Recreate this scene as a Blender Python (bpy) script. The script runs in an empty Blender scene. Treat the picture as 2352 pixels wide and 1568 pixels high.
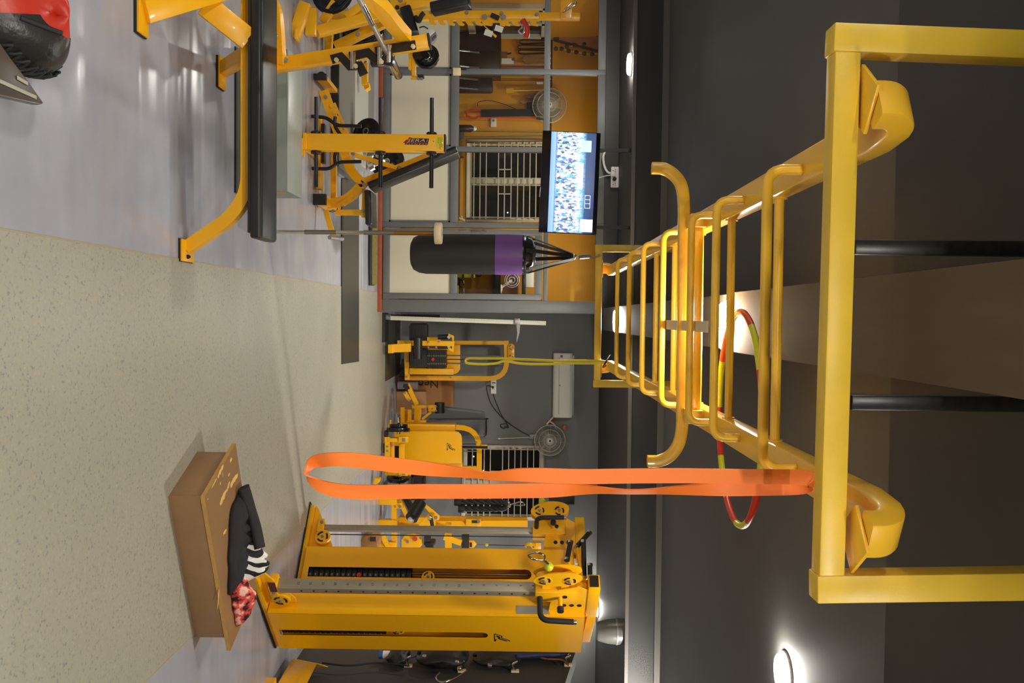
import bpy, bmesh, math, random
from mathutils import Vector, Matrix, noise
V = Vector
PI = math.pi
scene = bpy.context.scene
COL = scene.collection
random.seed(7)

# ------------------------------------------------------------------ camera
F_PX = 2000.0                 # focal length in pixels of a 2352 px wide frame
EYE = V((0.0, 0.0, 1.7))
YAW, PITCH, ROLL = 0.0281, -0.0102, 0.011
FW = V((math.sin(YAW) * math.cos(PITCH), math.cos(YAW) * math.cos(PITCH), math.sin(PITCH)))
R0 = V((math.cos(YAW), -math.sin(YAW), 0))
U0 = R0.cross(FW)
RT = R0 * math.cos(ROLL) + U0 * math.sin(ROLL)
UP = U0 * math.cos(ROLL) - R0 * math.sin(ROLL)
cam_data = bpy.data.cameras.new('camera')
cam = bpy.data.objects.new('camera', cam_data)
COL.objects.link(cam)
cam_data.sensor_fit = 'HORIZONTAL'
cam_data.sensor_width = 36.0
cam_data.lens = 36.0 * F_PX / 2352.0
cam_data.clip_start = 0.02
# the photograph was taken with the camera turned on its side: picture right is up
m = Matrix((UP, -RT, -FW)).transposed().to_4x4()
m.translation = EYE
cam.matrix_world = m
scene.camera = cam

# ------------------------------------------------------------------ world, exposure
world = bpy.data.worlds.new('night')
scene.world = world
world.use_nodes = True
world.node_tree.nodes['Background'].inputs[0].default_value = (0.010, 0.012, 0.018, 1)
world.node_tree.nodes['Background'].inputs[1].default_value = 0.3
scene.view_settings.view_transform = 'Standard'
scene.view_settings.look = 'None'
scene.view_settings.gamma = 1.0
scene.view_settings.use_curve_mapping = False
scene.view_settings.exposure = 0.12
LAMP_POWER = 240.0            # emission strength of the round ceiling lamps
LAMP_COLOUR = (1.0, 0.955, 0.87)
# x, y, z of the ceiling lamps (the last four hang behind and beside the camera)
LAMPS = [(-2.64, 9.15, 2.82), (0.03, 8.55, 2.65), (0.03, 4.0, 2.65), (1.93, 4.72, 3.17), (4.03, 12.0, 2.82),
         (-2.64, 4.6, 3.17), (-2.64, 0.2, 2.9), (0.03, -0.6, 2.65), (1.93, 0.2, 2.9), (4.3, 8.1, 3.17)]
LAMP_GAIN = [1, 1.7, .75, 1, 1, 1, 2.6, 2.6, 2.6, 4.2]    # relative strength of each lamp
OFFICE_LAMPS = [(-2.2, 11.3, 2.8), (-0.6, 11.3, 2.8)]

# ------------------------------------------------------------------ helpers
def ray(x, y):
    return FW + RT * ((y - 784.0) / F_PX) + UP * ((x - 1176.0) / F_PX)
def at(x, y, d):
    """the place in the room, at depth d, seen at (x, y) of the photograph"""
    r = ray(x, y)
    return EYE + r * (d / r.y)
def fl(x, y, z=0.0):
    r = ray(x, y)
    return EYE + r * ((z - EYE.z) / r.z)
def aX(x, y, X):
    r = ray(x, y)
    return EYE + r * (X / r.x)

def lin(c):
    c /= 255.0
    return c / 12.92 if c <= 0.04045 else ((c + 0.055) / 1.055) ** 2.4
def rgb(r, g, b):
    return (lin(r), lin(g), lin(b), 1.0)

MATS = {}
def mat(name, col, rough=0.5, metal=0.0, noise_scale=0, noise_amt=0.1, bump=0.0, bump_scale=200, coat=0.0, spec=0.5, stretch=None, trans=0.0, alpha=1.0):
    if name in MATS:
        return MATS[name]
    mt = bpy.data.materials.new(name)
    mt.use_nodes = True
    nt = mt.node_tree
    b = nt.nodes['Principled BSDF']
    b.inputs['Base Color'].default_value = col
    b.inputs['Roughness'].default_value = rough
    b.inputs['Metallic'].default_value = metal
    b.inputs['Coat Weight'].default_value = coat
    b.inputs['Specular IOR Level'].default_value = spec
    b.inputs['Transmission Weight'].default_value = trans
    b.inputs['Alpha'].default_value = alpha
    tc = nt.nodes.new('ShaderNodeTexCoord')
    src = tc.outputs['Object']
    if stretch:
        mp = nt.nodes.new('ShaderNodeMapping')
        mp.inputs['Scale'].default_value = stretch
        nt.links.new(src, mp.inputs[0]); src = mp.outputs[0]
    if noise_scale:
        n = nt.nodes.new('ShaderNodeTexNoise')
        n.inputs['Scale'].default_value = noise_scale
        n.inputs['Detail'].default_value = 4
        nt.links.new(src, n.inputs['Vector'])
        mx = nt.nodes.new('ShaderNodeMix'); mx.data_type = 'RGBA'
        k0, k1 = 1 - noise_amt, 1 + noise_amt
        mx.inputs[6].default_value = (col[0] * k0, col[1] * k0, col[2] * k0, 1)
        mx.inputs[7].default_value = (min(1, col[0] * k1), min(1, col[1] * k1), min(1, col[2] * k1), 1)
        nt.links.new(n.outputs['Fac'], mx.inputs[0])
        nt.links.new(mx.outputs[2], b.inputs['Base Color'])
    if bump:
        n2 = nt.nodes.new('ShaderNodeTexNoise')
        n2.inputs['Scale'].default_value = bump_scale
        n2.inputs['Detail'].default_value = 3
        nt.links.new(src, n2.inputs['Vector'])
        bp = nt.nodes.new('ShaderNodeBump')
        bp.inputs['Strength'].default_value = bump
        bp.inputs['Distance'].default_value = 0.01
        nt.links.new(n2.outputs['Fac'], bp.inputs['Height'])
        nt.links.new(bp.outputs['Normal'], b.inputs['Normal'])
    MATS[name] = mt
    return mt
def emit(name, col, strength):
    mt = bpy.data.materials.new(name); mt.use_nodes = True
    nt = mt.node_tree
    b = nt.nodes['Principled BSDF']
    b.inputs['Base Color'].default_value = (0.8, 0.8, 0.8, 1)
    b.inputs['Emission Color'].default_value = (*col[:3], 1)
    b.inputs['Emission Strength'].default_value = strength
    MATS[name] = mt
    return mt

YEL = mat('yellow powder coat', rgb(255, 184, 8), 0.33, noise_scale=3, noise_amt=0.04, bump=0.03, bump_scale=500, coat=0.15)
YEL2 = mat('old yellow enamel', rgb(232, 192, 56), 0.4, noise_scale=9, noise_amt=0.14, bump=0.05, bump_scale=60)
YEL3 = mat('ochre enamel', rgb(250, 194, 52), 0.3, noise_scale=5, noise_amt=0.05, coat=0.2)
BLK = mat('black rubber', rgb(34, 33, 32), 0.6, noise_scale=30, noise_amt=0.2)
BLKP = mat('black painted steel', rgb(24, 23, 23), 0.35)
VIN = mat('black vinyl upholstery', rgb(30, 29, 28), 0.38, noise_scale=20, noise_amt=0.15, bump=0.06, bump_scale=300)
CHR = mat('chrome', rgb(225, 222, 215), 0.12, 1.0)
STEEL = mat('brushed steel', rgb(150, 145, 132), 0.42, 0.85, noise_scale=8, noise_amt=0.3, stretch=(1, 1, 0.2))
STEELP = mat('worn guide steel', rgb(168, 160, 140), 0.45, 0.5, noise_scale=14, noise_amt=0.3, stretch=(1, 1, 0.3))
GALV = mat('galvanised grey', rgb(150, 150, 148), 0.4, 0.4)
WHT = mat('white plastic', rgb(240, 238, 230), 0.4)
IVORY = mat('ivory plastic', rgb(226, 208, 168), 0.5, noise_scale=12, noise_amt=0.1)
GRY = mat('grey frame paint', rgb(104, 106, 104), 0.5, noise_scale=6, noise_amt=0.08)
CREAM = mat('cream board', rgb(205, 197, 172), 0.55, noise_scale=3, noise_amt=0.02)
RED = mat('red plastic', rgb(205, 52, 30), 0.4)
LIME = mat('lime plastic', rgb(205, 205, 40), 0.35)
PURPLE = mat('purple vinyl', rgb(118, 76, 148), 0.35, bump=0.15, bump_scale=25)
ORANGE = mat('orange latex', rgb(255, 126, 40), 0.55, noise_scale=12, noise_amt=0.05)
BANDY = mat('yellow latex', rgb(220, 200, 40), 0.5)
WINW = mat('white window frame', rgb(212, 204, 184), 0.5, noise_scale=8, noise_amt=0.1)
CARD = mat('cardboard', rgb(160, 112, 66), 0.85, noise_scale=10, noise_amt=0.15)
DBROWN = mat('dark brown leather', rgb(62, 36, 16), 0.35)
OFFY = mat('office yellow wall paint', rgb(226, 158, 30), 0.6, noise_scale=2, noise_amt=0.05)
WALLG = mat('dark grey wall paint', rgb(128, 129, 128), 0.65, noise_scale=2, noise_amt=0.06)
CEIL = mat('charcoal ceiling paint', rgb(84, 83, 80), 0.7, noise_scale=1.5, noise_amt=0.08)
CEILD = mat('black bulkhead paint', rgb(58, 56, 54), 0.6, noise_scale=2, noise_amt=0.1)
EDGE = mat('grey trim paint', rgb(112, 108, 102), 0.6)
PLANK = mat('raw brown ceiling board', rgb(92, 76, 54), 0.75, noise_scale=14, noise_amt=0.25, stretch=(1, 0.15, 1))
INK = mat('black ink', rgb(30, 24, 20), 0.6)

class MB:
    """collects shapes; build() links them as one mesh object"""
    def __init__(s):
        s.v = []; s.f = []; s.sm = []; s.mi = []; s.cur = 0
    def _add(s, vs, fs, smooth=False):
        o = len(s.v)
        s.v += [V(p) for p in vs]
        for f in fs:
            s.f.append([o + i for i in f]); s.sm.append(smooth); s.mi.append(s.cur)
        return s
    def box(s, c, size, rot=None):
        c = V(c); hx, hy, hz = size[0] / 2, size[1] / 2, size[2] / 2
        vs = []
        for dx, dy, dz in ((-1, -1, -1), (1, -1, -1), (1, 1, -1), (-1, 1, -1), (-1, -1, 1), (1, -1, 1), (1, 1, 1), (-1, 1, 1)):
            p = V((dx * hx, dy * hy, dz * hz))
            if rot is not None: p = rot @ p
            vs.append(c + p)
        return s._add(vs, [(0, 3, 2, 1), (4, 5, 6, 7), (0, 1, 5, 4), (1, 2, 6, 5), (2, 3, 7, 6), (3, 0, 4, 7)])
    def box2(s, a, b):
        a, b = V(a), V(b)
        return s.box((a + b) / 2, (abs(b.x - a.x), abs(b.y - a.y), abs(b.z - a.z)))
    def bar(s, p0, p1, w, h, up=(0, 0, 1)):
        """rectangular bar from p0 to p1; h along up, w across"""
        return s.sweep([p0, p1], rect(w, h), up)
    def rod(s, p0, p1, r, seg=12, r2=None):
        p0, p1 = V(p0), V(p1); d = (p1 - p0).normalized()
        a = d.orthogonal().normalized(); b = d.cross(a)
        r2 = r if r2 is None else r2
        vs = []
        for (p, rr) in ((p0, r), (p1, r2)):
            for i in range(seg):
                t = 2 * PI * i / seg
                vs.append(p + a * (rr * math.cos(t)) + b * (rr * math.sin(t)))
        n = seg
        s._add(vs, [(i, (i + 1) % n, n + (i + 1) % n, n + i) for i in range(n)], True)
        s._add(vs[:n], [tuple(reversed(range(n)))]); s._add(vs[n:], [tuple(range(n))])
        return s
    def disc(s, c, axis, r, t, seg=28):
        c = V(c); ax = V(axis).normalized()
        return s.rod(c - ax * t / 2, c + ax * t / 2, r, seg)
    def lathe(s, prof, c, axis=(0, 0, 1), seg=28, smooth=True):
        """prof: (radius, distance along axis)"""
        c = V(c); ax = V(axis).normalized()
        a = ax.orthogonal().normalized() if abs(ax.z) < 0.999 else V((1, 0, 0)); b = ax.cross(a)
        vs = []; n = seg
        for (r, h) in prof:
            for i in range(n):
                t = 2 * PI * i / n
                vs.append(c + ax * h + a * (r * math.cos(t)) + b * (r * math.sin(t)))
        fs = []
        for k in range(len(prof) - 1):
            for i in range(n):
                fs.append((k * n + i, k * n + (i + 1) % n, (k + 1) * n + (i + 1) % n, (k + 1) * n + i))
        s._add(vs, fs, smooth)
        if prof[0][0] > 1e-4: s._add(vs[:n], [tuple(reversed(range(n)))])
        if prof[-1][0] > 1e-4: s._add(vs[-n:], [tuple(range(n))])
        return s
    def sweep(s, pts, prof, up=(0, 0, 1), closed=False, smooth=False, cap=True, twist=None):
        """sweep the 2-d profile (across, along up) down the path pts"""
        pts = [V(p) for p in pts]; up = V(up); N = len(pts); n = len(prof); vs = []
        last = None
        for i, p in enumerate(pts):
            if closed: t = pts[(i + 1) % N] - pts[i - 1]
            elif i == 0: t = pts[1] - pts[0]
            elif i == N - 1: t = pts[-1] - pts[-2]
            else: t = (pts[i + 1] - p).normalized() + (p - pts[i - 1]).normalized()
            t.normalize()
            x = t.cross(up)
            if x.length < 1e-3: x = last or t.orthogonal()
            x.normalize()
            if last is not None and x.dot(last) < 0 and up.length > 0: x = -x
            last = x
            y = x.cross(t)
            k = 1.0
            if not closed and 0 < i < N - 1:
                c = (pts[i + 1] - p).normalized().dot((p - pts[i - 1]).normalized())
                k = 1.0 / max(0.5, math.sqrt(max(0.0, (1 + c) / 2)))
            if twist:
                q = Matrix.Rotation(twist[i], 3, t); x = q @ x; y = q @ y; k = 1.0
            for (a, b) in prof:
                kk = k if len(prof) == 4 else 1.0
                vs.append(p + x * a + y * b)
        fs = []
        for i in range(N if closed else N - 1):
            j = (i + 1) % N
            for q in range(n):
                fs.append((i * n + q, i * n + (q + 1) % n, j * n + (q + 1) % n, j * n + q))
        s._add(vs, fs, smooth)
        if cap and not closed:
            s._add(vs[:n], [tuple(reversed(range(n)))]); s._add(vs[-n:], [tuple(range(n))])
        return s
    def tube(s, pts, r, seg=12, up=(0, 0, 1), closed=False):
        return s.sweep(pts, circ(r, seg), up, closed, True)
    def prism(s, poly, o, ux, uy, t):
        """flat outline in the plane (ux, uy) at o, thickened by the vector t"""
        o, ux, uy, t = V(o), V(ux), V(uy), V(t)
        a = [o + ux * p[0] + uy * p[1] for p in poly]
        b = [p + t for p in a]; n = len(poly)
        return s._add(a + b, [tuple(reversed(range(n))), tuple(range(n, 2 * n))] + [(i, (i + 1) % n, n + (i + 1) % n, n + i) for i in range(n)])
    def poly3(s, pts, t):
        """3-d outline thickened by t"""
        a = [V(p) for p in pts]; b = [p + V(t) for p in a]; n = len(a)
        return s._add(a + b, [tuple(reversed(range(n))), tuple(range(n, 2 * n))] + [(i, (i + 1) % n, n + (i + 1) % n, n + i) for i in range(n)])
    def ball(s, c, r, seg=20, rings=12):
        c = V(c); sc = V(r) if hasattr(r, '__len__') else V((r, r, r))
        vs = [c + V((0, 0, -sc.z))]
        for k in range(1, rings):
            ph = -PI / 2 + PI * k / rings
            for i in range(seg):
                t = 2 * PI * i / seg
                vs.append(c + V((sc.x * math.cos(ph) * math.cos(t), sc.y * math.cos(ph) * math.sin(t), sc.z * math.sin(ph))))
        vs.append(c + V((0, 0, sc.z))); fs = []
        for i in range(seg): fs.append((0, 1 + (i + 1) % seg, 1 + i))
        for k in range(rings - 2):
            for i in range(seg):
                a = 1 + k * seg
                fs.append((a + i, a + (i + 1) % seg, a + seg + (i + 1) % seg, a + seg + i))
        a = 1 + (rings - 2) * seg
        for i in range(seg): fs.append((a + i, a + (i + 1) % seg, len(vs) - 1))
        return s._add(vs, fs, True)
    def grid(s, fn, nu, nv, smooth=True, close=False):
        vs = [V(fn(i / nu, j / nv)) for i in range(nu + 1) for j in range(nv + 1)]
        w = nv + 1
        return s._add(vs, [(i * w + j, (i + 1) * w + j, (i + 1) * w + j + 1, i * w + j + 1) for i in range(nu) for j in range(nv)], smooth)
    def mesh(s, me, mtx):
        return s._add([mtx @ v.co for v in me.vertices], [tuple(p.vertices) for p in me.polygons])
    def m(s, i): s.cur = i; return s
    def build(s, name, mats, parent=None, label=None, bevel=0.0, seg=2, local=False, **tags):
        mats = mats if isinstance(mats, (list, tuple)) else [mats]
        vs = [V(p) for p in s.v]; loc = V((0, 0, 0)); W = Matrix()
        if parent is not None:
            W = WM[parent]
            if not local:
                inv = W.inverted(); vs = [inv @ p for p in vs]
        elif not local:
            xs = [p.x for p in vs]; ys = [p.y for p in vs]; zs = [p.z for p in vs]
            loc = V(((min(xs) + max(xs)) / 2, (min(ys) + max(ys)) / 2, min(zs)))
            vs = [p - loc for p in vs]
            W = Matrix.Translation(loc)
        me = bpy.data.meshes.new(name)
        me.from_pydata([tuple(p) for p in vs], [], s.f)
        for mm in mats: me.materials.append(mm)
        me.polygons.foreach_set('use_smooth', s.sm)
        me.polygons.foreach_set('material_index', s.mi)
        bm = bmesh.new(); bm.from_mesh(me)
        if bevel:
            bmesh.ops.remove_doubles(bm, verts=bm.verts, dist=1e-5)
            es = [e for e in bm.edges if len(e.link_faces) == 2 and e.calc_face_angle(0) > 0.6]
            bmesh.ops.bevel(bm, geom=es, offset=bevel, segments=seg, affect='EDGES', profile=0.5, clamp_overlap=True)
            for f in bm.faces: f.smooth = True
        bmesh.ops.recalc_face_normals(bm, faces=bm.faces)
        bm.to_mesh(me); bm.free()
        if bevel and hasattr(me, 'set_sharp_from_angle'): me.set_sharp_from_angle(angle=0.7)
        o = bpy.data.objects.new(name, me); COL.objects.link(o)
        if parent is not None: o.parent = parent
        else: o.location = loc
        WM[o] = W
        if label: o['label'] = label
        for k, val in tags.items(): o[k] = val
        return o
WM = {}
def rect(w, h): return [(-w / 2, -h / 2), (w / 2, -h / 2), (w / 2, h / 2), (-w / 2, h / 2)]
def rrect(w, h, r, n=3):
    out = []
    for cx, cy, a0 in ((w / 2 - r, h / 2 - r, 0), (-w / 2 + r, h / 2 - r, 90), (-w / 2 + r, -h / 2 + r, 180), (w / 2 - r, -h / 2 + r, 270)):
        for k in range(n + 1):
            a = math.radians(a0 + 90 * k / n)
            out.append((cx + r * math.cos(a), cy + r * math.sin(a)))
    return out
def circ(r, n=12): return [(r * math.cos(2 * PI * i / n), r * math.sin(2 * PI * i / n)) for i in range(n)]
def bend(pts, rad, n=6):
    """round the inner corners of a path"""
    pts = [V(p) for p in pts]; out = [pts[0]]
    for i in range(1, len(pts) - 1):
        a, p, b = pts[i - 1], pts[i], pts[i + 1]
        r = min(rad, (a - p).length * 0.49, (b - p).length * 0.49)
        s0 = p + (a - p).normalized() * r; s1 = p + (b - p).normalized() * r
        for k in range(n + 1):
            t = k / n
            out.append(s0 * (1 - t) ** 2 + p * (2 * t * (1 - t)) + s1 * t * t)
    out.append(pts[-1])
    return out
def curve(pts, n=8):
    """smooth curve through points"""
    P = [V(p) for p in pts]; P = [P[0] * 2 - P[1]] + P + [P[-1] * 2 - P[-2]]; out = []
    for i in range(1, len(P) - 2):
        for k in range(n):
            t = k / n; a, b, c, d = P[i - 1], P[i], P[i + 1], P[i + 2]
            out.append(0.5 * ((2 * b) + (c - a) * t + (2 * a - 5 * b + 4 * c - d) * t * t + (3 * b - a - 3 * c + d) * t ** 3))
    out.append(P[-2])
    return out
def thing(name, label, cat, loc, rotz=0.0, group=None):
    o = bpy.data.objects.new(name, None); COL.objects.link(o)
    o.location = loc; o.rotation_euler = (0, 0, rotz); o.empty_display_size = 0.1
    o['label'] = label; o['category'] = cat
    if group: o['group'] = group
    WM[o] = Matrix.Translation(V(loc)) @ Matrix.Rotation(rotz, 4, 'Z')
    return o
def struct(name, mb, mt, parent=None, **k):
    o = mb.build(name, mt, parent, **k)
    if parent is None: o['kind'] = 'structure'
    return o
def single(name, mb, mt, label, cat, group=None, **k):
    o = mb.build(name, mt, None, label, category=cat, **k)
    if group: o['group'] = group
    return o
def dup(root, loc, rotz, label=None, group=None):
    r = root.copy(); COL.objects.link(r); r.location = loc; r.rotation_euler = (0, 0, rotz)
    WM[r] = Matrix.Translation(V(loc)) @ Matrix.Rotation(rotz, 4, 'Z')
    if label: r['label'] = label
    if group: r['group'] = group
    for ch in list(root.children):
        c = ch.copy(); COL.objects.link(c); c.parent = r
        for g in list(ch.children):
            d = g.copy(); COL.objects.link(d); d.parent = c
    return r
def text(mb, s, o, ux, uy, size, t=0.0008, shear=0.0, space=1.0, fit=None):
    """lettering: baseline from o along ux, letter tops along uy"""
    cu = bpy.data.curves.new('lettering', 'FONT'); cu.body = s; cu.size = size; cu.shear = shear
    cu.space_character = space
    ob = bpy.data.objects.new('lettering', cu)
    me = bpy.data.meshes.new_from_object(ob)
    ux, uy = V(ux).normalized(), V(uy).normalized(); n = ux.cross(uy)
    if fit:
        ws = [v.co.x for v in me.vertices]
        ux = ux * (fit / max(1e-6, max(ws) - min(0, min(ws))))
    mt = Matrix((ux, uy, n)).transposed().to_4x4(); mt.translation = V(o) + n * t
    mb.mesh(me, mt)
    w = max((v.co.x for v in me.vertices), default=0)
    bpy.data.objects.remove(ob); bpy.data.curves.remove(cu); bpy.data.meshes.remove(me)
    return w
X_, Y_, Z_ = V((1, 0, 0)), V((0, 1, 0)), V((0, 0, 1))
def bolts(parent, pts, axis, r=0.012, mt=None, name='bolt'):
    for p in pts:
        b = MB(); a = V(axis).normalized()
        b.rod(V(p) - a * 0.004, V(p) + a * 0.010, r, 6); b.rod(V(p) + a * 0.010, V(p) + a * 0.016, r * 0.55, 8)
        b.build(name, mt or GALV, parent)
# ------------------------------------------------------------------ structure
DP = 10.33                      # depth of the glazed office partition
DB = 12.4                       # depth of the back wall
def floor_mat():
    mt = mat('blue grey vinyl sheet', rgb(172, 172, 186), 0.24)
    nt = mt.node_tree; b = nt.nodes['Principled BSDF']
    tc = nt.nodes.new('ShaderNodeTexCoord')
    mp = nt.nodes.new('ShaderNodeMapping'); mp.inputs['Scale'].default_value = (0.45, 2.6, 1)
    n = nt.nodes.new('ShaderNodeTexNoise'); n.inputs['Scale'].default_value = 1.3; n.inputs['Detail'].default_value = 2; n.inputs['Roughness'].default_value = 0.45
    bp = nt.nodes.new('ShaderNodeBump'); bp.inputs['Strength'].default_value = 0.6; bp.inputs['Distance'].default_value = 0.06
    nt.links.new(tc.outputs['Object'], mp.inputs[0]); nt.links.new(mp.outputs[0], n.inputs['Vector'])
    nt.links.new(n.outputs['Fac'], bp.inputs['Height']); nt.links.new(bp.outputs[0], b.inputs['Normal'])
    n3 = nt.nodes.new('ShaderNodeTexNoise'); n3.inputs['Scale'].default_value = 5; n3.inputs['Detail'].default_value = 6
    nt.links.new(tc.outputs['Object'], n3.inputs['Vector'])
    mx = nt.nodes.new('ShaderNodeMix'); mx.data_type = 'RGBA'
    mx.inputs[6].default_value = rgb(158, 159, 168); mx.inputs[7].default_value = rgb(182, 182, 189)
    nt.links.new(n3.outputs['Fac'], mx.inputs[0]); nt.links.new(mx.outputs[2], b.inputs['Base Color'])
    return mt
def strip_mat():
    mt = mat('speckled beige grey vinyl', rgb(172, 167, 148), 0.42)
    nt = mt.node_tree; b = nt.nodes['Principled BSDF']
    tc = nt.nodes.new('ShaderNodeTexCoord')
    v = nt.nodes.new('ShaderNodeTexNoise'); v.inputs['Scale'].default_value = 70; v.inputs['Detail'].default_value = 3
    cr = nt.nodes.new('ShaderNodeValToRGB')
    e = cr.color_ramp.elements
    e[0].position = 0.30; e[0].color = rgb(136, 138, 134)
    e[1].position = 0.42; e[1].color = rgb(168, 164, 147)
    k = e.new(0.62); k.color = rgb(170, 166, 148)
    k = e.new(0.72); k.color = rgb(182, 175, 150)
    nt.links.new(tc.outputs['Object'], v.inputs['Vector']); nt.links.new(v.outputs['Fac'], cr.inputs[0])
    nt.links.new(cr.outputs[0], b.inputs['Base Color'])
    mp = nt.nodes.new('ShaderNodeMapping'); mp.inputs['Scale'].default_value = (1.2, 4, 1)
    n = nt.nodes.new('ShaderNodeTexNoise'); n.inputs['Scale'].default_value = 1.6; n.inputs['Detail'].default_value = 2
    bp = nt.nodes.new('ShaderNodeBump'); bp.inputs['Strength'].default_value = 0.12; bp.inputs['Distance'].default_value = 0.04
    nt.links.new(tc.outputs['Object'], mp.inputs[0]); nt.links.new(mp.outputs[0], n.inputs['Vector'])
    nt.links.new(n.outputs['Fac'], bp.inputs['Height']); nt.links.new(bp.outputs[0], b.inputs['Normal'])
    return mt
def glass_mat():
    mt = bpy.data.materials.new('window glass'); mt.use_nodes = True
    nt = mt.node_tree; nt.nodes.clear()
    out = nt.nodes.new('ShaderNodeOutputMaterial'); mx = nt.nodes.new('ShaderNodeMixShader')
    tr = nt.nodes.new('ShaderNodeBsdfTransparent'); tr.inputs[0].default_value = (0.93, 0.94, 0.93, 1)
    gl = nt.nodes.new('ShaderNodeBsdfGlossy'); gl.inputs['Roughness'].default_value = 0.04
    fr = nt.nodes.new('ShaderNodeFresnel'); fr.inputs[0].default_value = 1.45
    nt.links.new(fr.outputs[0], mx.inputs[0]); nt.links.new(tr.outputs[0], mx.inputs[1]); nt.links.new(gl.outputs[0], mx.inputs[2])
    nt.links.new(mx.outputs[0], out.inputs[0]); return mt
GLASS = glass_mat()
NIGHT = mat('night dark glass', rgb(20, 17, 12), 0.08, spec=0.6)
BRICK = mat('brick red skirting', rgb(150, 78, 50), 0.5, noise_scale=12, noise_amt=0.25)

fo = struct('floor', MB().box((0.6, 4.5, -0.06), (10.2, 16.4, 0.12)), floor_mat())
mb = MB().box2((-0.267, -3.4, 0.0), (1.68, 11.1, 0.003))
mb.build('vinyl_strip', strip_mat(), fo, 'speckled beige grey vinyl sheet down the middle')
SEAM = mat('yellowed seam glue', rgb(176, 163, 112), 0.5)
for x in (-0.269, 1.682):
    MB().box2((x - 0.0025, -3.4, 0), (x + 0.0025, 11.1, 0.004)).build('seam', SEAM, fo)

struct('ceiling', MB().box((0.6, 4.5, 3.23), (10.2, 16.4, 0.12)), CEIL)
sf = struct('ceiling_soffit', MB().box2((-4.45, 8.94, 2.82), (5.65, 12.5, 3.17)), CEILD)
MB().box2((-4.45, 8.925, 2.81), (5.65, 8.965, 2.845)).build('edge_trim', EDGE, sf)
MB().box2((-4.45, 8.90, 3.11), (5.65, 8.94, 3.17)).build('edge_trim', EDGE, sf)
struct('ceiling_beam', MB().box2((-4.45, -3.6, 2.9), (5.65, 2.83, 3.17)), CEILD)
cb = struct('ceiling_beam', MB().box2((-0.115, 3.93, 2.65), (0.14, 10.1, 3.17)), CEIL)
MB().box2((-0.12, -3.5, 2.648), (0.145, 3.93, 2.90)).build('board', PLANK, cb, 'raw brown ceiling board')

def wall_with_hole(mb, x0, x1, z0, z1, hx0, hx1, hz0, hz1, y0, y1):
    mb.box2((x0, y0, z0), (hx0, y1, z1)); mb.box2((hx1, y0, z0), (x1, y1, z1))
    mb.box2((hx0, y0, z0), (hx1, y1, hz0)); mb.box2((hx0, y0, hz1), (hx1, y1, z1))
    return mb
W2 = (at(1150, 1025, DB).x, at(1150, 1190, DB).x, at(1064, 1105, DB).z, at(1247, 1105, DB).z)
W1 = (at(1150, 325, DB).x, at(1150, 506, DB).x, at(1075, 420, DB).z, at(1262, 420, DB).z)
struct('wall_back', wall_with_hole(MB(), -0.06, 5.7, 0, 2.82, *W2, DB, DB + 0.15), WALLG)
struct('wall_office_back', wall_with_hole(MB(), -4.05, -0.06, 0, 2.82, *W1, DB, DB + 0.15), OFFY)
struct('wall_office_left', MB().box2((-4.05, DP + 0.1, 0), (-3.9, DB, 2.82)), OFFY)
struct('wall_office_right', MB().box2((-0.10, DP + 0.06, 0), (-0.05, DB, 2.82)), WALLG)
struct('wall_right', MB().box2((5.6, -3.5, 0), (5.7, DB, 3.17)), WALLG)
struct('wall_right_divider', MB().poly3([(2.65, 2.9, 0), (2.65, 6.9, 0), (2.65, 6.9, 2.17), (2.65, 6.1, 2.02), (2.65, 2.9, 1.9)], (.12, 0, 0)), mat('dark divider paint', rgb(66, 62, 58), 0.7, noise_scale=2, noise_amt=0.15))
struct('wall_left', MB().box2((-4.5, -3.5, 0), (-4.4, DP, 3.17)), WALLG)
struct('wall_rear', MB().box2((-4.4, -3.6, 0), (5.6, -3.5, 2.9)), WALLG)

# windows with sliding sashes and a steel grill of flat horizontal bars
def window(name, W, bars, links, sash_y, depth):
    x0, x1, z0, z1 = W
    root = thing(name, 'window', 'window', ((x0 + x1) / 2, depth, z0))
    del root['category']; del root['label']; root['kind'] = 'structure'
    fr = MB(); t = 0.032
    fr.box2((x0 - .02, depth - .03, z0 - .02), (x0 + t, depth + .1, z1 + .02)); fr.box2((x1 - t, depth - .03, z0 - .02), (x1 + .02, depth + .1, z1 + .02))
    fr.box2((x0 + t, depth - .03, z0 - .02), (x1 - t, depth + .1, z0 + t)); fr.box2((x0 + t, depth - .03, z1 - t), (x1 - t, depth + .1, z1 + .02))
    fr.build('window_frame', WINW, root, bevel=0.004)
    sx = at(1150, sash_y, depth).x
    MB().box2((sx - .035, depth - .01, z0 + t), (sx + .035, depth + .06, z1 - t)).build('mullion', WINW, root, bevel=0.004)
    for a, b in ((x0 + t, sx - .035), (sx + .035, x1 - t)):
        s = MB(); w = .022
        s.box2((a, depth + .03, z0 + t), (a + w, depth + .06, z1 - t)); s.box2((b - w, depth + .03, z0 + t), (b, depth + .06, z1 - t))
        s.box2((a + w, depth + .03, z0 + t), (b - w, depth + .06, z0 + t + w)); s.box2((a + w, depth + .03, z1 - t - w), (b - w, depth + .06, z1 - t))
        so = s.build('sash', WINW, root)
        MB().box2((a + w, depth + .04, z0 + t + w), (b - w, depth + .046, z1 - t - w)).build('pane', NIGHT, so)
    for bx in bars:
        z = at(bx, (728 + 2000 * (x0 + x1) / 2 / depth), depth).z
        MB().box2((x0 + .01, depth - .055, z - .007), (x1 - .01, depth - .043, z + .007)).build('grill_bar', WINW, root)
    for (yy, xa, xb) in links:
        p, q = at(xa, yy, depth - .05), at(xb, yy, depth - .05)
        MB().box2((p.x - .007, depth - .055, p.z), (p.x + .007, depth - .043, q.z)).build('grill_link', WINW, root)
    return root
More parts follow.
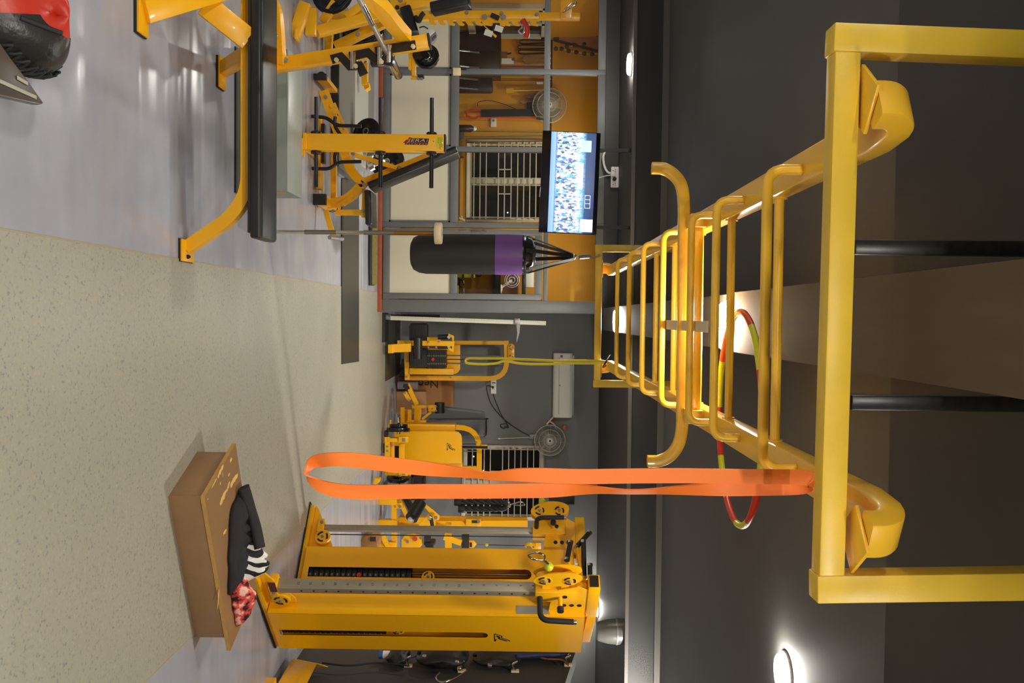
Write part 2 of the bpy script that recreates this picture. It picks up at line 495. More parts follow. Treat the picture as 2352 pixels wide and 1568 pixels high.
w1 = window('window_1', W1, [1089, 1103, 1117, 1145, 1159, 1174, 1189, 1203, 1217, 1231], [(389, 1145, 1174), (445, 1145, 1174)], 416, DB)
w2 = window('window_2', W2, [1085, 1099, 1112, 1126, 1154, 1168, 1182, 1196, 1211, 1225], [(1082, 1126, 1154), (1155, 1126, 1154)], 1108, DB)
# street lights seen through the glass
STREET = emit('distant street light', (0.6, 0.8, 1.0), 6)
for (x, y, lb) in ((1166, 488, 'tiny bluish street light seen through the office window grill'), (1088, 1048, 'tiny street light lowest in the barred window of the grey wall'), (1111, 1080, 'tiny street light left of the orange band in the barred window'), (1137, 1096, 'tiny street light just above the orange band leaf in the barred window'), (1127, 1172, 'tiny street light behind the black rope in the barred window')):
    p = at(x, y, DB + .039)
    single('street_light', MB().ball(p, 0.009, 8, 6), STREET, lb, 'light', 'street lights in the night beyond the windows')
# office window in its left wall
ow = thing('window_3', '', '', (-3.9, 11.5, 1.0)); del ow['label']; del ow['category']; ow['kind'] = 'structure'
a0, a1, z0, z1 = 10.95, 12.15, 0.95, 2.02
mb = MB()
for (p, q) in (((a0, z0), (a1, z0 + .09)), ((a0, z1 - .09), (a1, z1)), ((a0, z0), (a0 + .08, z1)), ((a1 - .08, z0), (a1, z1)), ((11.52, z0), (11.6, z1))):
    mb.box2((-3.90, p[0], p[1]), (-3.84, q[0], q[1]))
mb.build('window_frame', WINW, ow)
MB().box2((-3.895, a0 + .08, z0 + .09), (-3.885, a1 - .08, z1 - .09)).build('pane', NIGHT, ow)

# ------------------------------------------------------------------ glazed office partition with its door
part_ = thing('wall_partition', '', '', (-2.2, DP, 0)); del part_['label']; del part_['category']; part_['kind'] = 'structure'
def Xp(y, d=DP): return at(1150, y, d).x
def Zp(x, y=400, d=DP): return at(x, y, d).z
XL, XR = -4.4, Xp(717)
zs = dict(b0=0.05, b1=0.125, m0=Zp(1035), m1=Zp(1053), t0=Zp(1247), t1=Zp(1261), h0=Zp(1370), h1=Zp(1388))
MB().box2((XL, DP - .07, 0), (XR + .01, DP + .09, .05)).build('plinth', BRICK, part_, 'brick red plinth', bevel=.004)
posts = [(-130, -118), (160, 172), (338, 350), (512, 524), (690, 717)]
for (a, b) in posts:
    MB().box2((Xp(a), DP - .035, .05), (Xp(b), DP + .035, zs['h1'])).build('post', GRY, part_, bevel=.004)
bays = [(XL, Xp(-130)), (Xp(-118), Xp(160)), (Xp(172), Xp(338)), (Xp(350), Xp(512))]
for a, b in bays:
    if b - a < 0.05: continue
    for z0, z1 in (('b0', 'b1'), ('m0', 'm1'), ('t0', 't1'), ('h0', 'h1')):
        MB().box2((a, DP - .032, zs[z0]), (b, DP + .032, zs[z1])).build('rail', GRY, part_, bevel=.004)
    MB().box2((a, DP - .008, zs['b1']), (b, DP + .008, zs['m0'])).build('cream_panel', CREAM, part_, 'cream lower panel')
    bd = MB()   # glazing beads round the panel
    for (p, q) in (((a, zs['b1']), (a + .02, zs['m0'])), ((b - .02, zs['b1']), (b, zs['m0'])), ((a, zs['b1']), (b, zs['b1'] + .02)), ((a, zs['m0'] - .02), (b, zs['m0']))):
        bd.box2((p[0], DP - .02, p[1]), (q[0], DP - .008, q[1]))
    bd.build('bead', GRY, part_)
    MB().box2((a, DP - .003, zs['m1']), (b, DP + .003, zs['t0'])).build('pane', GLASS, part_)
    MB().box2((a, DP - .003, zs['t1']), (b, DP + .003, zs['h0'])).build('pane', GLASS, part_)
a, b = Xp(524), Xp(690)
MB().box2((a, DP - .032, Zp(1248, 600)), (b, DP + .032, Zp(1258, 600))).build('rail', GRY, part_, bevel=.004)
MB().box2((a, DP - .032, zs['h0']), (b, DP + .032, zs['h1'])).build('rail', GRY, part_, bevel=.004)
MB().box2((a, DP - .003, Zp(1258, 600)), (b, DP + .003, zs['h0'])).build('pane', GLASS, part_)
struct('wall_bulkhead', MB().box2((XL, DP - .05, zs['h1']), (XR, DP + .05, 2.82)), CEILD)
dr = thing('door_1', '', '', ((a + b) / 2, DP, 0.05)); del dr['label']; del dr['category']; dr['kind'] = 'structure'
da, db_ = Xp(527.5), Xp(688.5); z0, z1 = .06, Zp(1245, 600)
w = Xp(541) - da; zm0, zm1 = Zp(1035, 600), Zp(1051, 600); zt = Zp(1229, 600)
for p, q, n in (((da, z0), (da + w, z1), 'stile'), ((db_ - w, z0), (db_, z1), 'stile'), ((da + w, z0), (db_ - w, z0 + .08), 'rail'), ((da + w, zm0), (db_ - w, zm1), 'rail'), ((da + w, zt), (db_ - w, z1), 'rail')):
    MB().box2((p[0], DP - .04, p[1]), (q[0], DP + .02, q[1])).build(n, GRY, dr, bevel=.004)
MB().box2((da + w, DP - .018, z0 + .08), (db_ - w, DP - .004, zm0)).build('cream_panel', CREAM, dr, 'cream lower panel')
MB().box2((da + w, DP - .014, zm1), (db_ - w, DP - .008, zt)).build('pane', GLASS, dr)
ld = MB()   # slide bolt and latch on the door's left stile
for (x, y) in ((1062, 528), (1090, 532), (1108, 532)):
    p = at(x, y, DP - .05); ld.box(p, (.02, .03, .05)); ld.rod(p + V((0, -.02, -.03)), p + V((0, -.02, .05)), .007, 8)
ld.build('latch', CHR, dr, 'chrome latch')

# ------------------------------------------------------------------ ceiling lamps
GLOWS = {g: emit('lamp diffuser', LAMP_COLOUR, LAMP_POWER * g) for g in sorted(set(LAMP_GAIN))}
names = ['round lamp on the dark soffit above the partition, over the left side', 'round lamp on the ceiling strip, farthest along the bars',
         'round lamp on the ceiling strip, blazing between the monkey bar rungs', 'big round lamp on the ceiling right of the hanging frame',
         'round lamp glowing behind the top of the cable machine', 'round ceiling lamp on the left side of the room', 'round ceiling lamp behind the camera on the left',
         'round lamp on the ceiling strip behind the camera', 'round ceiling lamp behind the camera on the right', 'round ceiling lamp at the far right, out beyond the cable machine']
for (x, y, z), nm, gain in zip(LAMPS, names, LAMP_GAIN):
    t = thing('ceiling_lamp', nm, 'lamp', (x, y, z), group='round lamps on the gym ceiling')
    MB().lathe([(.118, 0), (.122, -.006), (.118, -.014), (.10, -.015)], (x, y, z)).build('rim', WHT, t)
    MB().lathe([(.109, -.012), (.108, -.030), (.098, -.040), (.06, -.043), (0, -.044)], (x, y, z)).build('diffuser', GLOWS[gain], t)
GLOW2 = emit('office lamp diffuser', (1.0, 0.88, 0.66), 62)
for i, (x, y, z) in enumerate(OFFICE_LAMPS):
    t = thing('ceiling_lamp', ('round lamp on the office ceiling behind the hanging bands', 'round lamp on the office ceiling behind the door')[i], 'lamp', (x, y, z), group='lamps in the yellow office')
    MB().lathe([(.16, 0), (.16, -.014)], (x, y, z)).build('rim', WHT, t)
    MB().lathe([(.15, -.01), (.14, -.03), (0, -.04)], (x, y, z)).build('diffuser', GLOW2, t)
# ------------------------------------------------------------------ hanging yellow frames that carry the monkey bars
def hang_frame(name, label, d, xo0, xo1, zb, zt, w, xt0=None, xt1=None, tilt=0.0):
    t = thing(name, label, 'frame', ((xo0 + xo1) / 2, d, zt))
    xt0 = xo0 if xt0 is None else xt0; xt1 = xo1 if xt1 is None else xt1
    b = MB(); b.bar((xo0 + w * .5, d, zb + w / 2 + tilt), (xo1 - w * .5, d, zb + w / 2 - tilt), w, w)
    b.build('cross_beam', YEL2, t, bevel=.004)
    for xa, xb, s in ((xo0 + w / 2, xt0 + w / 2, 1), (xo1 - w / 2, xt1 - w / 2, -1)):
        MB().bar((xa, d, zb - .004 + tilt * s), (xb, d, zt), w + .006, w + .006, up=(0, 1, 0)).build('hanger_post', YEL2, t, bevel=.004)
    return t
# near frame: measured corners
DN, DF = 2.0, 8.2
nf = hang_frame('ceiling_gantry', 'near yellow hanging frame crossing the picture, two posts up to the ceiling', DN,
                at(1912, 64, DN).x, at(1885, 1374, DN).x, 2.390, 2.9, .058, at(2352, 84, DN).x, at(2352, 1366, DN).x, .006)
ff = hang_frame('ceiling_gantry', 'far yellow hanging frame in front of the office, holding punching bag and yellow band', DF, at(1376, 563, DF).x, at(1374, 888, DF).x, 2.392, 3.17, .060)
for (y, lb) in ((571, 'chipped black steel strut above the near beam, left one of two'), (921, 'chipped black steel strut above the near beam, right one of two')):
    p = at(2000, y, DN + .03)
    single('ceiling_strut', MB().bar((p.x, DN, 2.454), (p.x, DN, 2.9), .034, .034, up=(0, 1, 0)), mat('chipped black paint', rgb(38, 36, 34), 0.3, 0.3, noise_scale=40, noise_amt=0.9), lb, 'strut', 'black struts over the near beam', bevel=.003)

# ------------------------------------------------------------------ monkey bars
mbar = thing('monkey_bars', 'yellow overhead monkey bars running from the near beam to the far frame', 'monkey bars', (0, 5.1, 2.45))
ZR, HR, WR = 2.53, 0.06, 0.092       # rail centre height, height, width
XLr, XRr = -.44, .44
def rail(xc, s):
    def elbow(y0, sy):
        h = V((s * .42, sy * .91, 0)); r = .046; base = V((xc + s * .012, y0, ZR)); out = []
        for k in range(9):
            a = PI / 2 * k / 8
            out.append((base + h * (r * math.sin(a)) - Z_ * (r * (1 - math.cos(a))), V((h.y * -sy * -1, -h.x * sy * 1, 0)) if False else V((.91, -s * sy * .42, 0)) if sy > 0 else V((.91, s * .42, 0))))
        e_, w_ = out[-1]
        out.append((V((e_.x, e_.y, 2.466)), w_))
        return out
    nr_, fr_ = elbow(1.965, -1), elbow(8.21, 1)
    seq = list(reversed(fr_)) + [(V((xc, 8.12, ZR)), X_), (V((xc, 8.0, ZR)), X_), (V((xc, 2.2, ZR)), X_), (V((xc, 2.06, ZR)), X_)] + nr_
    pts = [q[0] for q in seq]; wid = [q[1] for q in seq]
    b = MB(); vs = []; n = 4; N = len(pts)
    prof = rrect(WR, HR, .008, 2); n = len(prof)
    for i, p in enumerate(pts):
        tt = (pts[min(i + 1, N - 1)] - pts[max(i - 1, 0)]).normalized()
        yy = tt.cross(wid[i]).normalized(); xx = yy.cross(tt).normalized()
        for (a, c) in prof: vs.append(p + xx * a + yy * c)
    b._add(vs, [(i * n + q, i * n + (q + 1) % n, (i + 1) * n + (q + 1) % n, (i + 1) * n + q) for i in range(N - 1) for q in range(n)], True)
    b._add(vs[:n], [tuple(reversed(range(n)))]); b._add(vs[-n:], [tuple(range(n))])
    o = b.build('rail', YEL3, mbar)
    o.data.set_sharp_from_angle(angle=0.7)
    for (c, sz) in (((xc + s * .055, 1.968, 2.461), .115), ((xc + s * .03, 8.25, 2.460), .14)):
        MB().box(c, (sz, sz, .009), Matrix.Rotation(math.radians((-s * 38) if c[1] < 5 else 20), 3, 'Z')).build('flange_plate', YEL3, mbar, bevel=.002)
rail(XLr, -1); rail(XRr, 1)
def d_at(x, y, z):
    return fl(x, y, z).y
RZ0 = ZR - HR / 2
# U rungs hang under the rails, straight rungs sit between them
for x in (1757, 1642, 1585, 1521, 1476, 1444, 1417):
    d = d_at(x, 735, 2.402)
    p = bend([(XLr + .01, d, RZ0 + .002), (XLr + .01, d, 2.402), (XRr - .01, d, 2.402), (XRr - .01, d, RZ0 + .002)], .075, 6)
    MB().tube(p, .0155, 14, up=(0, 1, 0)).build('u_rung', YEL3, mbar)
for x in (1785, 1677, 1606, 1548, 1506):
    d = d_at(x, 735, ZR)
    b = MB().rod((XLr + .04, d, ZR), (XRr - .04, d, ZR), .016, 14)
    for q in (XLr + .048, XRr - .048): b.disc((q, d, ZR), (1, 0, 0), .025, .006, 14)
    b.build('straight_rung', YEL3, mbar)
# wide grip pull-up bar bolted under the rails with drooping ends
d = d_at(1569, 735, 2.43)
z = 2.43
p = [at(1497, 386, d), at(1525, 388, d), at(1548, 402, d), at(1564, 424, d), at(1570, 455, d), at(1571, 500, d), V((0, d, z)), at(1567, 940, d), at(1566, 985, d), at(1558, 1020, d), at(1540, 1045, d), at(1515, 1058, d), at(1487, 1059, d)]
MB().sweep(curve(p[:6], 5)[:-1] + p[5:8] + curve(p[7:], 5)[1:], rrect(.052, .04, .008, 2), up=(0, 1, 0), smooth=True).build('pull_up_bar', YEL3, mbar)
d2 = d_at(1597, 735, 2.47)
MB().bar((XLr, d2, 2.475), (XRr, d2, 2.475), .04, .04).build('cross_tie', YEL3, mbar, bevel=.004)
for q in (XLr + .01, XRr - .01):
    MB().box((q, (d + d2) / 2, 2.468), (.06, abs(d2 - d) + .10, .07)).build('clamp_bracket', YEL3, mbar, bevel=.006)
bolts(mbar, [(XLr + .01, d - .04, 2.455), (XRr - .01, d - .04, 2.455), (XLr + .03, d2 - .05, 2.44), (XRr - .03, d2 - .05, 2.44)], (0, -1, -.3), .013)
q0, q1 = at(1528, 735, d2), at(1634, 735, d2)
dq0, dq1 = d_at(1528, 735, 2.44), d_at(1634, 735, 2.44)
MB().bar((.03, dq1, 2.425), (.03, dq0 - .15, 2.425), .045, .008).build('centre_strap', IVORY, mbar, 'cream strap down the centre')

# ------------------------------------------------------------------ orange band over the right rail, hoop, yellow band
def ribbon(name, pts, w, t, mt, label, cat, up=(0, 1, 0), closed=True, twist=None, n=6):
    P = [V(p) for p in pts]
    if closed:
        out = []; N = len(P)
        for i in range(N):
            a, b_, c, e = P[i - 1], P[i], P[(i + 1) % N], P[(i + 2) % N]
            for k in range(n):
                u = k / n
                out.append(0.5 * ((2 * b_) + (c - a) * u + (2 * a - 5 * b_ + 4 * c - e) * u * u + (3 * b_ - a - 3 * c + e) * u ** 3))
    else: out = curve(P, n)
    b = MB(); N = len(out); prof = rect(t, w); vs = []; last = None
    for i, p in enumerate(out):
        tt = (out[(i + 1) % N] - out[i - 1]) if closed else (out[min(i + 1, N - 1)] - out[max(i - 1, 0)])
        tt.normalize()
        uu = V(up(i / N)) if callable(up) else V(up)
        yy = (uu - tt * uu.dot(tt)).normalized(); xx = tt.cross(yy)
        for (a, c) in prof: vs.append(p + xx * a + yy * c)
    fs = [(i * 4 + q, i * 4 + (q + 1) % 4, ((i + 1) % N) * 4 + (q + 1) % 4, ((i + 1) % N) * 4 + q) for i in range(N if closed else N - 1) for q in range(4)]
    b._add(vs, fs, True)
    o = single(name, b, mt, label, cat)
    o.data.set_sharp_from_angle(angle=0.7)
    return o
do = 2.36
A = [(1868, 1108), (1840, 1096), (1700, 1094), (1560, 1092), (1420, 1093), (1330, 1094), (1200, 1090), (1135, 1093), (1085, 1087), (1000, 1078), (900, 1067), (820, 1057), (760, 1055), (722, 1062), (706, 1082), (712, 1100), (740, 1117), (790, 1128), (860, 1130), (960, 1128), (1100, 1128), (1250, 1126), (1350, 1124), (1450, 1129), (1560, 1125), (1700, 1122), (1830, 1119)]
def orange_up(u):
    # the near leaf shows its face to the camera, then turns edge-on half way up
    i = u * len(A)
    a = math.radians(8)
    if 5 < i < 10: a = math.radians(8 + 48 * math.sin((i - 5) / 5 * PI))
    if 13 < i < 15: a = 0.5
    if 20 < i < 25: a = math.radians(8 + 55 * math.sin((i - 20) / 5 * PI))
    return (math.cos(a), math.sin(a), 0) if not (12 < i < 15.5) else (0.35, 1, 0)
offs = [0] * len(A)
pts = [at(x, y, do + (-.03 if i < 13 else .02)) for i, (x, y) in enumerate(A)]
def up_or(u):
    i = u * len(A)
    k = max(0.0, 1 - abs(i - 14) / 3.2)      # round the bottom loop the strip lies flat
    e = 0.0
    if 5.5 < i < 9.5: e = math.sin((i - 5.5) / 4 * PI) * 0.9
    if 21 < i < 25: e = math.sin((i - 21) / 4 * PI) * 1.1
    return (math.cos(e) * (1 - k) + .55 * k, math.sin(e) * (1 - k) + .9 * k, 0)
ribbon('resistance_band', pts, .040, .0045, ORANGE, 'long orange loop band hanging from the right monkey bar rail', 'band', up=up_or)
b = MB(); p = at(1868, 1106, do); b.tube(curve([p + V((-.03, 0, .03)), p + V((-.012, -.02, -.005)), p + V((.015, 0, -.012)), p + V((.02, .03, .02))], 5), .005, 8)
single('snap_hook', b, CHR, 'small steel hook holding the orange band under the rail', 'hook')
dy = 8.12
Y1 = [(1392, 831), (1360, 828), (1300, 829), (1265, 828), (1200, 825), (1150, 823), (1100, 823), (1077, 823), (1069, 828), (1075, 834), (1110, 836), (1140, 834), (1160, 829), (1200, 835), (1260, 836), (1310, 834), (1360, 834)]
ribbon('resistance_band', [at(x, y, dy) for x, y in Y1], .022, .004, BANDY, 'thin yellow loop band hanging from the far frame', 'band', up=(1, .25, 0))
b = MB(); p = at(1388, 831, dy); b.tube(curve([p + V((-.06, .05, .06)), p + V((0, -.04, .01)), p + V((.05, .0, -.01)), p + V((.0, .09, .06))], 5), .008, 8)
single('cord_loop', b, BLK, 'dark cord tying the yellow band to the far frame', 'cord')

hp = thing('hula_hoop', 'red and lime hula hoop resting on top of the right rail', 'hoop', (.40, 3.52, ZR + .03))
HC = V((.395, 3.50, ZR + HR / 2 + .018)); HRAD = .425
NS = 12
for k in range(NS):
    aa = [2 * PI * (k + j / 8) / NS for j in range(9)]
    pts = [HC + V((HRAD * math.cos(a), HRAD * math.sin(a), .0 + .02 * math.sin(a))) for a in aa]
    MB().tube(pts, .0135, 10).build('hoop_segment', (RED, LIME)[k % 2], hp, ('red segment', 'lime segment')[k % 2])

# ------------------------------------------------------------------ punching bag
PBd = 8.15
c = at(1100, 584, PBd); top, bot = at(1222, 584, PBd).z, at(943, 584, PBd).z
pb = thing('punching_bag', 'black heavy punching bag with a purple band hanging from the far frame', 'punching bag', (c.x, PBd, bot))
R = .187; zp = at(1138, 584, PBd).z; zr = at(1200, 584, PBd).z
MB().lathe([(0, 0), (R * .55, .006), (R * .8, .03), (R * .94, .08), (R, .15), (R * 1.0, zp - bot)], (c.x, PBd, bot), seg=36).build('bag_body', mat('black bag leather', rgb(40, 37, 33), 0.5, noise_scale=5, noise_amt=0.2), pb)
MB().lathe([(R * 1.002, zp - bot), (R * 1.01, (zp + zr) / 2 - bot), (R * .99, zr - bot)], (c.x, PBd, bot), seg=36).build('purple_band', PURPLE, pb, 'purple vinyl band')
BLKS = mat('shiny black vinyl', rgb(30, 29, 28), 0.25, bump=0.3, bump_scale=18)
MB().lathe([(R * .99, zr - bot), (R * .97, zr - bot + .03), (R * .93, zr + .035 - bot), (R * .8, top + .0 - bot), (R * .45, top + .03 - bot), (0, top + .04 - bot)], (c.x, PBd, bot), seg=36).build('bag_top', BLKS, pb)
ap = at(1318, 590, PBd)
for k in range(6):
    a = 2 * PI * k / 6 + .35
    p = V((c.x + R * .93 * math.cos(a), PBd + R * .93 * math.sin(a), zr + .0))
    q = ap + V((.03 * math.cos(a), .03 * math.sin(a), -.01))
    MB().sweep([p, p + V((0, 0, .06)), q], rect(.035, .005), up=(math.cos(a), math.sin(a), .3)).build('strap', mat('black webbing', rgb(32, 29, 27), 0.7), pb)
b = MB()
for k in range(5):
    a = k * PI / 5
    b.tube([ap + V((.026 * math.cos(a) * math.cos(t), .026 * math.sin(a) * math.cos(t), .026 * math.sin(t))) for t in [j * PI / 6 for j in range(12)]], .004, 6, closed=True)
b.build('ring', CHR, pb)
s0, s1 = at(1330, 590, PBd), at(1355, 588, PBd)
sp = MB(); N = 90
sp.tube([s0.lerp(s1, i / N) + V((.018 * math.cos(i * .9), .018 * math.sin(i * .9), 0)) for i in range(N + 1)], .005, 6)
sp.build('spring', STEEL, pb)
b = MB(); b.rod(ap + V((0, 0, .02)), s0, .007, 8); b.build('hook', STEEL, pb)
b = MB(); b.tube(curve([s1, s1 + V((.02, 0, .03)), s1 + V((0, 0, .06)), s1 + V((-.01, 0, .10))], 4), .007, 8)
b.build('hook', STEEL, pb)

# ------------------------------------------------------------------ television hung from the soffit
TVd = 9.0
k = [at(1246.8, 299, TVd), at(1380, 305, TVd), at(1370, 539, TVd), at(1237, 532.5, TVd)]   # lower left, upper left, upper right, lower right
tx = ((k[2] - k[1]) + (k[3] - k[0])).normalized(); tz = ((k[1] - k[0]) + (k[2] - k[3])).normalized()
tc_ = (k[0] + k[1] + k[2] + k[3]) / 4; tw = ((k[2] - k[1]).length + (k[3] - k[0]).length) / 2; th = ((k[1] - k[0]).length + (k[2] - k[3]).length) / 2
tn = tz.cross(tx)      # points away from the viewer
tv = thing('television', 'flat television showing a crowd, hung high before the office glass', 'television', tc_)
Rm = Matrix((tx, tn, tz)).transposed()
MB().box(tc_ + tn * .03, (tw, .05, th), Rm).build('casing', mat('glossy black plastic', rgb(16, 16, 20), 0.2), tv, bevel=.006)
def screen_mat():
    mt = bpy.data.materials.new('lit television picture'); mt.use_nodes = True
    nt = mt.node_tree; N = nt.nodes; L = nt.links
    b = N['Principled BSDF']; b.inputs['Base Color'].default_value = (0.01, 0.01, 0.01, 1); b.inputs['Roughness'].default_value = 0.2
    uv = N.new('ShaderNodeUVMap'); sep = N.new('ShaderNodeSeparateXYZ'); L.new(uv.outputs[0], sep.inputs[0])
    ramp = N.new('ShaderNodeValToRGB'); e = ramp.color_ramp.elements     # road, crowd, stage lights, dark trees
    cols = [(0.0, rgb(120, 160, 250)), (0.10, rgb(150, 185, 255)), (0.13, rgb(70, 120, 200)), (0.2, rgb(170, 205, 250)), (0.5, rgb(205, 225, 255)), (0.62, rgb(225, 245, 255)), (0.70, rgb(120, 190, 235)), (0.8, rgb(30, 70, 120)), (1.0, rgb(16, 42, 92))]
    e[0].position, e[0].color = cols[0]; e[1].position, e[1].color = cols[-1]
    for p_, c_ in cols[1:-1]:
        q = e.new(p_); q.color = c_
    L.new(sep.outputs['Y'], ramp.inputs[0])
    # people: stretched cells of clothing colours
    mp = N.new('ShaderNodeMapping'); mp.inputs['Scale'].default_value = (70, 15, 1); L.new(uv.outputs[0], mp.inputs[0])
    vo = N.new('ShaderNodeTexVoronoi'); vo.inputs['Scale'].default_value = 1.0; L.new(mp.outputs[0], vo.inputs['Vector'])
    cr = N.new('ShaderNodeValToRGB'); cr.color_ramp.interpolation = 'CONSTANT'
    f = cr.color_ramp.elements
    f[0].position, f[0].color = 0, rgb(245, 245, 255); f[1].position, f[1].color = .85, rgb(24, 24, 60)
    for p_, c_ in ((.22, rgb(250, 220, 225)), (.38, rgb(60, 170, 220)), (.5, rgb(255, 255, 255)), (.62, rgb(70, 90, 170)), (.72, rgb(150, 200, 240))):
        q = f.new(p_); q.color = c_
    sx_ = N.new('ShaderNodeSeparateColor'); L.new(vo.outputs['Color'], sx_.inputs[0]); L.new(sx_.outputs[0], cr.inputs[0])
    mp2 = N.new('ShaderNodeMapping'); mp2.inputs['Scale'].default_value = (110, 50, 1); L.new(uv.outputs[0], mp2.inputs[0])
    vo2 = N.new('ShaderNodeTexVoronoi'); L.new(mp2.outputs[0], vo2.inputs['Vector']); vo2.inputs['Scale'].default_value = 1.0
    heads = N.new('ShaderNodeValToRGB'); heads.color_ramp.elements[0].position = .1; heads.color_ramp.elements[0].color = rgb(50, 40, 60)
    heads.color_ramp.elements[1].position = .55; heads.color_ramp.elements[1].color = (1, 1, 1, 1)
    L.new(vo2.outputs['Distance'], heads.inputs[0])
    mul = N.new('ShaderNodeMix'); mul.data_type = 'RGBA'; mul.blend_type = 'MULTIPLY'; mul.inputs[0].default_value = .8
    L.new(cr.outputs[0], mul.inputs[6]); L.new(heads.outputs[0], mul.inputs[7])
    band = N.new('ShaderNodeValToRGB'); g = band.color_ramp.elements
    g[0].position, g[0].color = .12, (0, 0, 0, 1); g[1].position, g[1].color = .80, (0, 0, 0, 1)
    for p_, c_ in ((.17, .85), (.55, .85), (.66, .45)):
        q = g.new(p_); q.color = (c_, c_, c_, 1)
    L.new(sep.outputs['Y'], band.inputs[0])
    mx = N.new('ShaderNodeMix'); mx.data_type = 'RGBA'; L.new(band.outputs[0], mx.inputs[0]); L.new(ramp.outputs[0], mx.inputs[6]); L.new(mul.outputs[2], mx.inputs[7])
    L.new(mx.outputs[2], b.inputs['Emission Color']); b.inputs['Emission Strength'].default_value = 1.5
    return mt
sw, sh = tw * .985, th * .775
so = tc_ + tz * (th * .04)
sc = MB()
sc._add([so - tx * sw / 2 - tz * sh / 2 + tn * .004, so + tx * sw / 2 - tz * sh / 2 + tn * .004, so + tx * sw / 2 + tz * sh / 2 + tn * .004, so - tx * sw / 2 + tz * sh / 2 + tn * .004], [(0, 1, 2, 3)])
scr = sc.build('screen', screen_mat(), tv, 'lit screen with a crowd of people in white and blue')
uvl = scr.data.uv_layers.new(name='UVMap')
for lp in scr.data.loops:
    uvl.data[lp.index].uv = [(0, 0), (1, 0), (1, 1), (0, 1)][lp.vertex_index]
# paler banner and truss pieces in the picture, flat on the screen
pic = MB()
def pq(u0, u1, v0, v1, col):
    b = MB(); q = []
    for u, w in ((u0, v0), (u1, v0), (u1, v1), (u0, v1)):
        q.append(so + tx * (u - .5) * sw + tz * (w - .5) * sh + tn * .0025)
    b._add(q, [(0, 1, 2, 3)]); return b
SKY = emit('picture cyan', (.55, .85, 1.0), .9); PWH = emit('picture white', (.85, .93, 1.0), 1.2)
pq(.86, .985, .72, .995, 0).build('picture_banner', PWH, scr); pq(.30, .56, .64, .74, 0).build('picture_awning', PWH, scr); pq(.075, .19, .66, .9, 0).build('picture_tent', SKY, scr)
b = MB()
for u in (.62, .66, .70, .745):
    b._add([so + tx * (uu - .5) * sw + tz * (ww - .5) * sh + tn * .0022 for uu, ww in ((u, .80), (u + .004, .80), (u + .004, .92), (u, .92))], [(0, 1, 2, 3)])
for w in (.80, .915):
    b._add([so + tx * (uu - .5) * sw + tz * (ww - .5) * sh + tn * .0022 for uu, ww in ((.62, w), (.749, w), (.749, w + .008), (.62, w + .008))], [(0, 1, 2, 3)])
b.build('picture_truss', PWH, scr)
for y in (345, 522):
    p = at(1375, y, TVd + .09); MB().bar((p.x, TVd + .09, 2.35), (p.x, TVd + .09, 2.82), .035, .02, up=(0, 1, 0)).build('hanger_bar', BLKP, tv, 'black ceiling hanger')
b = MB(); p = at(1320, 430, TVd + .085); b.box(p, (tw * .6, .03, .25)); b.build('bracket', BLKP, tv)
# chrome strip under the lower bezel
b = MB(); b.rod(at(1242, 430, TVd - .008), at(1240, 452, TVd - .008), .008, 8); b.build('badge', CHR, tv)

# extension socket on the bulkhead
sd = DP - .052
p0, p1 = at(1403, 384, sd), at(1420, 431, sd)
so_ = thing('socket_strip', 'white power socket strip on the black bulkhead above the television', 'socket', ((p0.x + p1.x) / 2, sd, p0.z))
MB().box2((p0.x, sd - .045, p0.z), (p1.x, sd, p1.z)).build('socket_body', WHT, so_, bevel=.006)
b = MB()
for yy in (392, 412, 424):
    for dx, dz in ((-.02, .012), (.02, .012), (0, -.014)):
        q = at(1411, yy, sd - .046); b.disc(q + V((dx * .6, 0, dz)), (0, 1, 0), .005, .004, 8)
b.build('socket_hole', INK, so_, kind='stuff')
q = at(1408, 400, sd - .06); MB().box(q, (.06, .05, .05)).build('plug', WHT, so_, bevel=.008)
b = MB(); q = at(1411, 412, sd - .06); b.rod(q, q + V((0, -.05, 0)), .022, 10); b.build('plug', BLK, so_, 'black plug')
cpts = [at(1408, 398, sd - .07), at(1396, 395, sd - .05), at(1388, 380, sd - .04), at(1386, 360, sd - .04), at(1390, 348, sd - .04)]
single('power_cable', MB().tube(curve(cpts, 6), .013, 8), WHT, 'thick white cable looping down from the socket above the television', 'cable')
cpts = [at(1405, 402, sd - .07), at(1390, 404, sd - .09), at(1376, 408, sd - .1)]
single('power_cable', MB().tube(curve(cpts, 5), .005, 6), WHT, 'thin white lead from the socket strip to the television', 'cable')
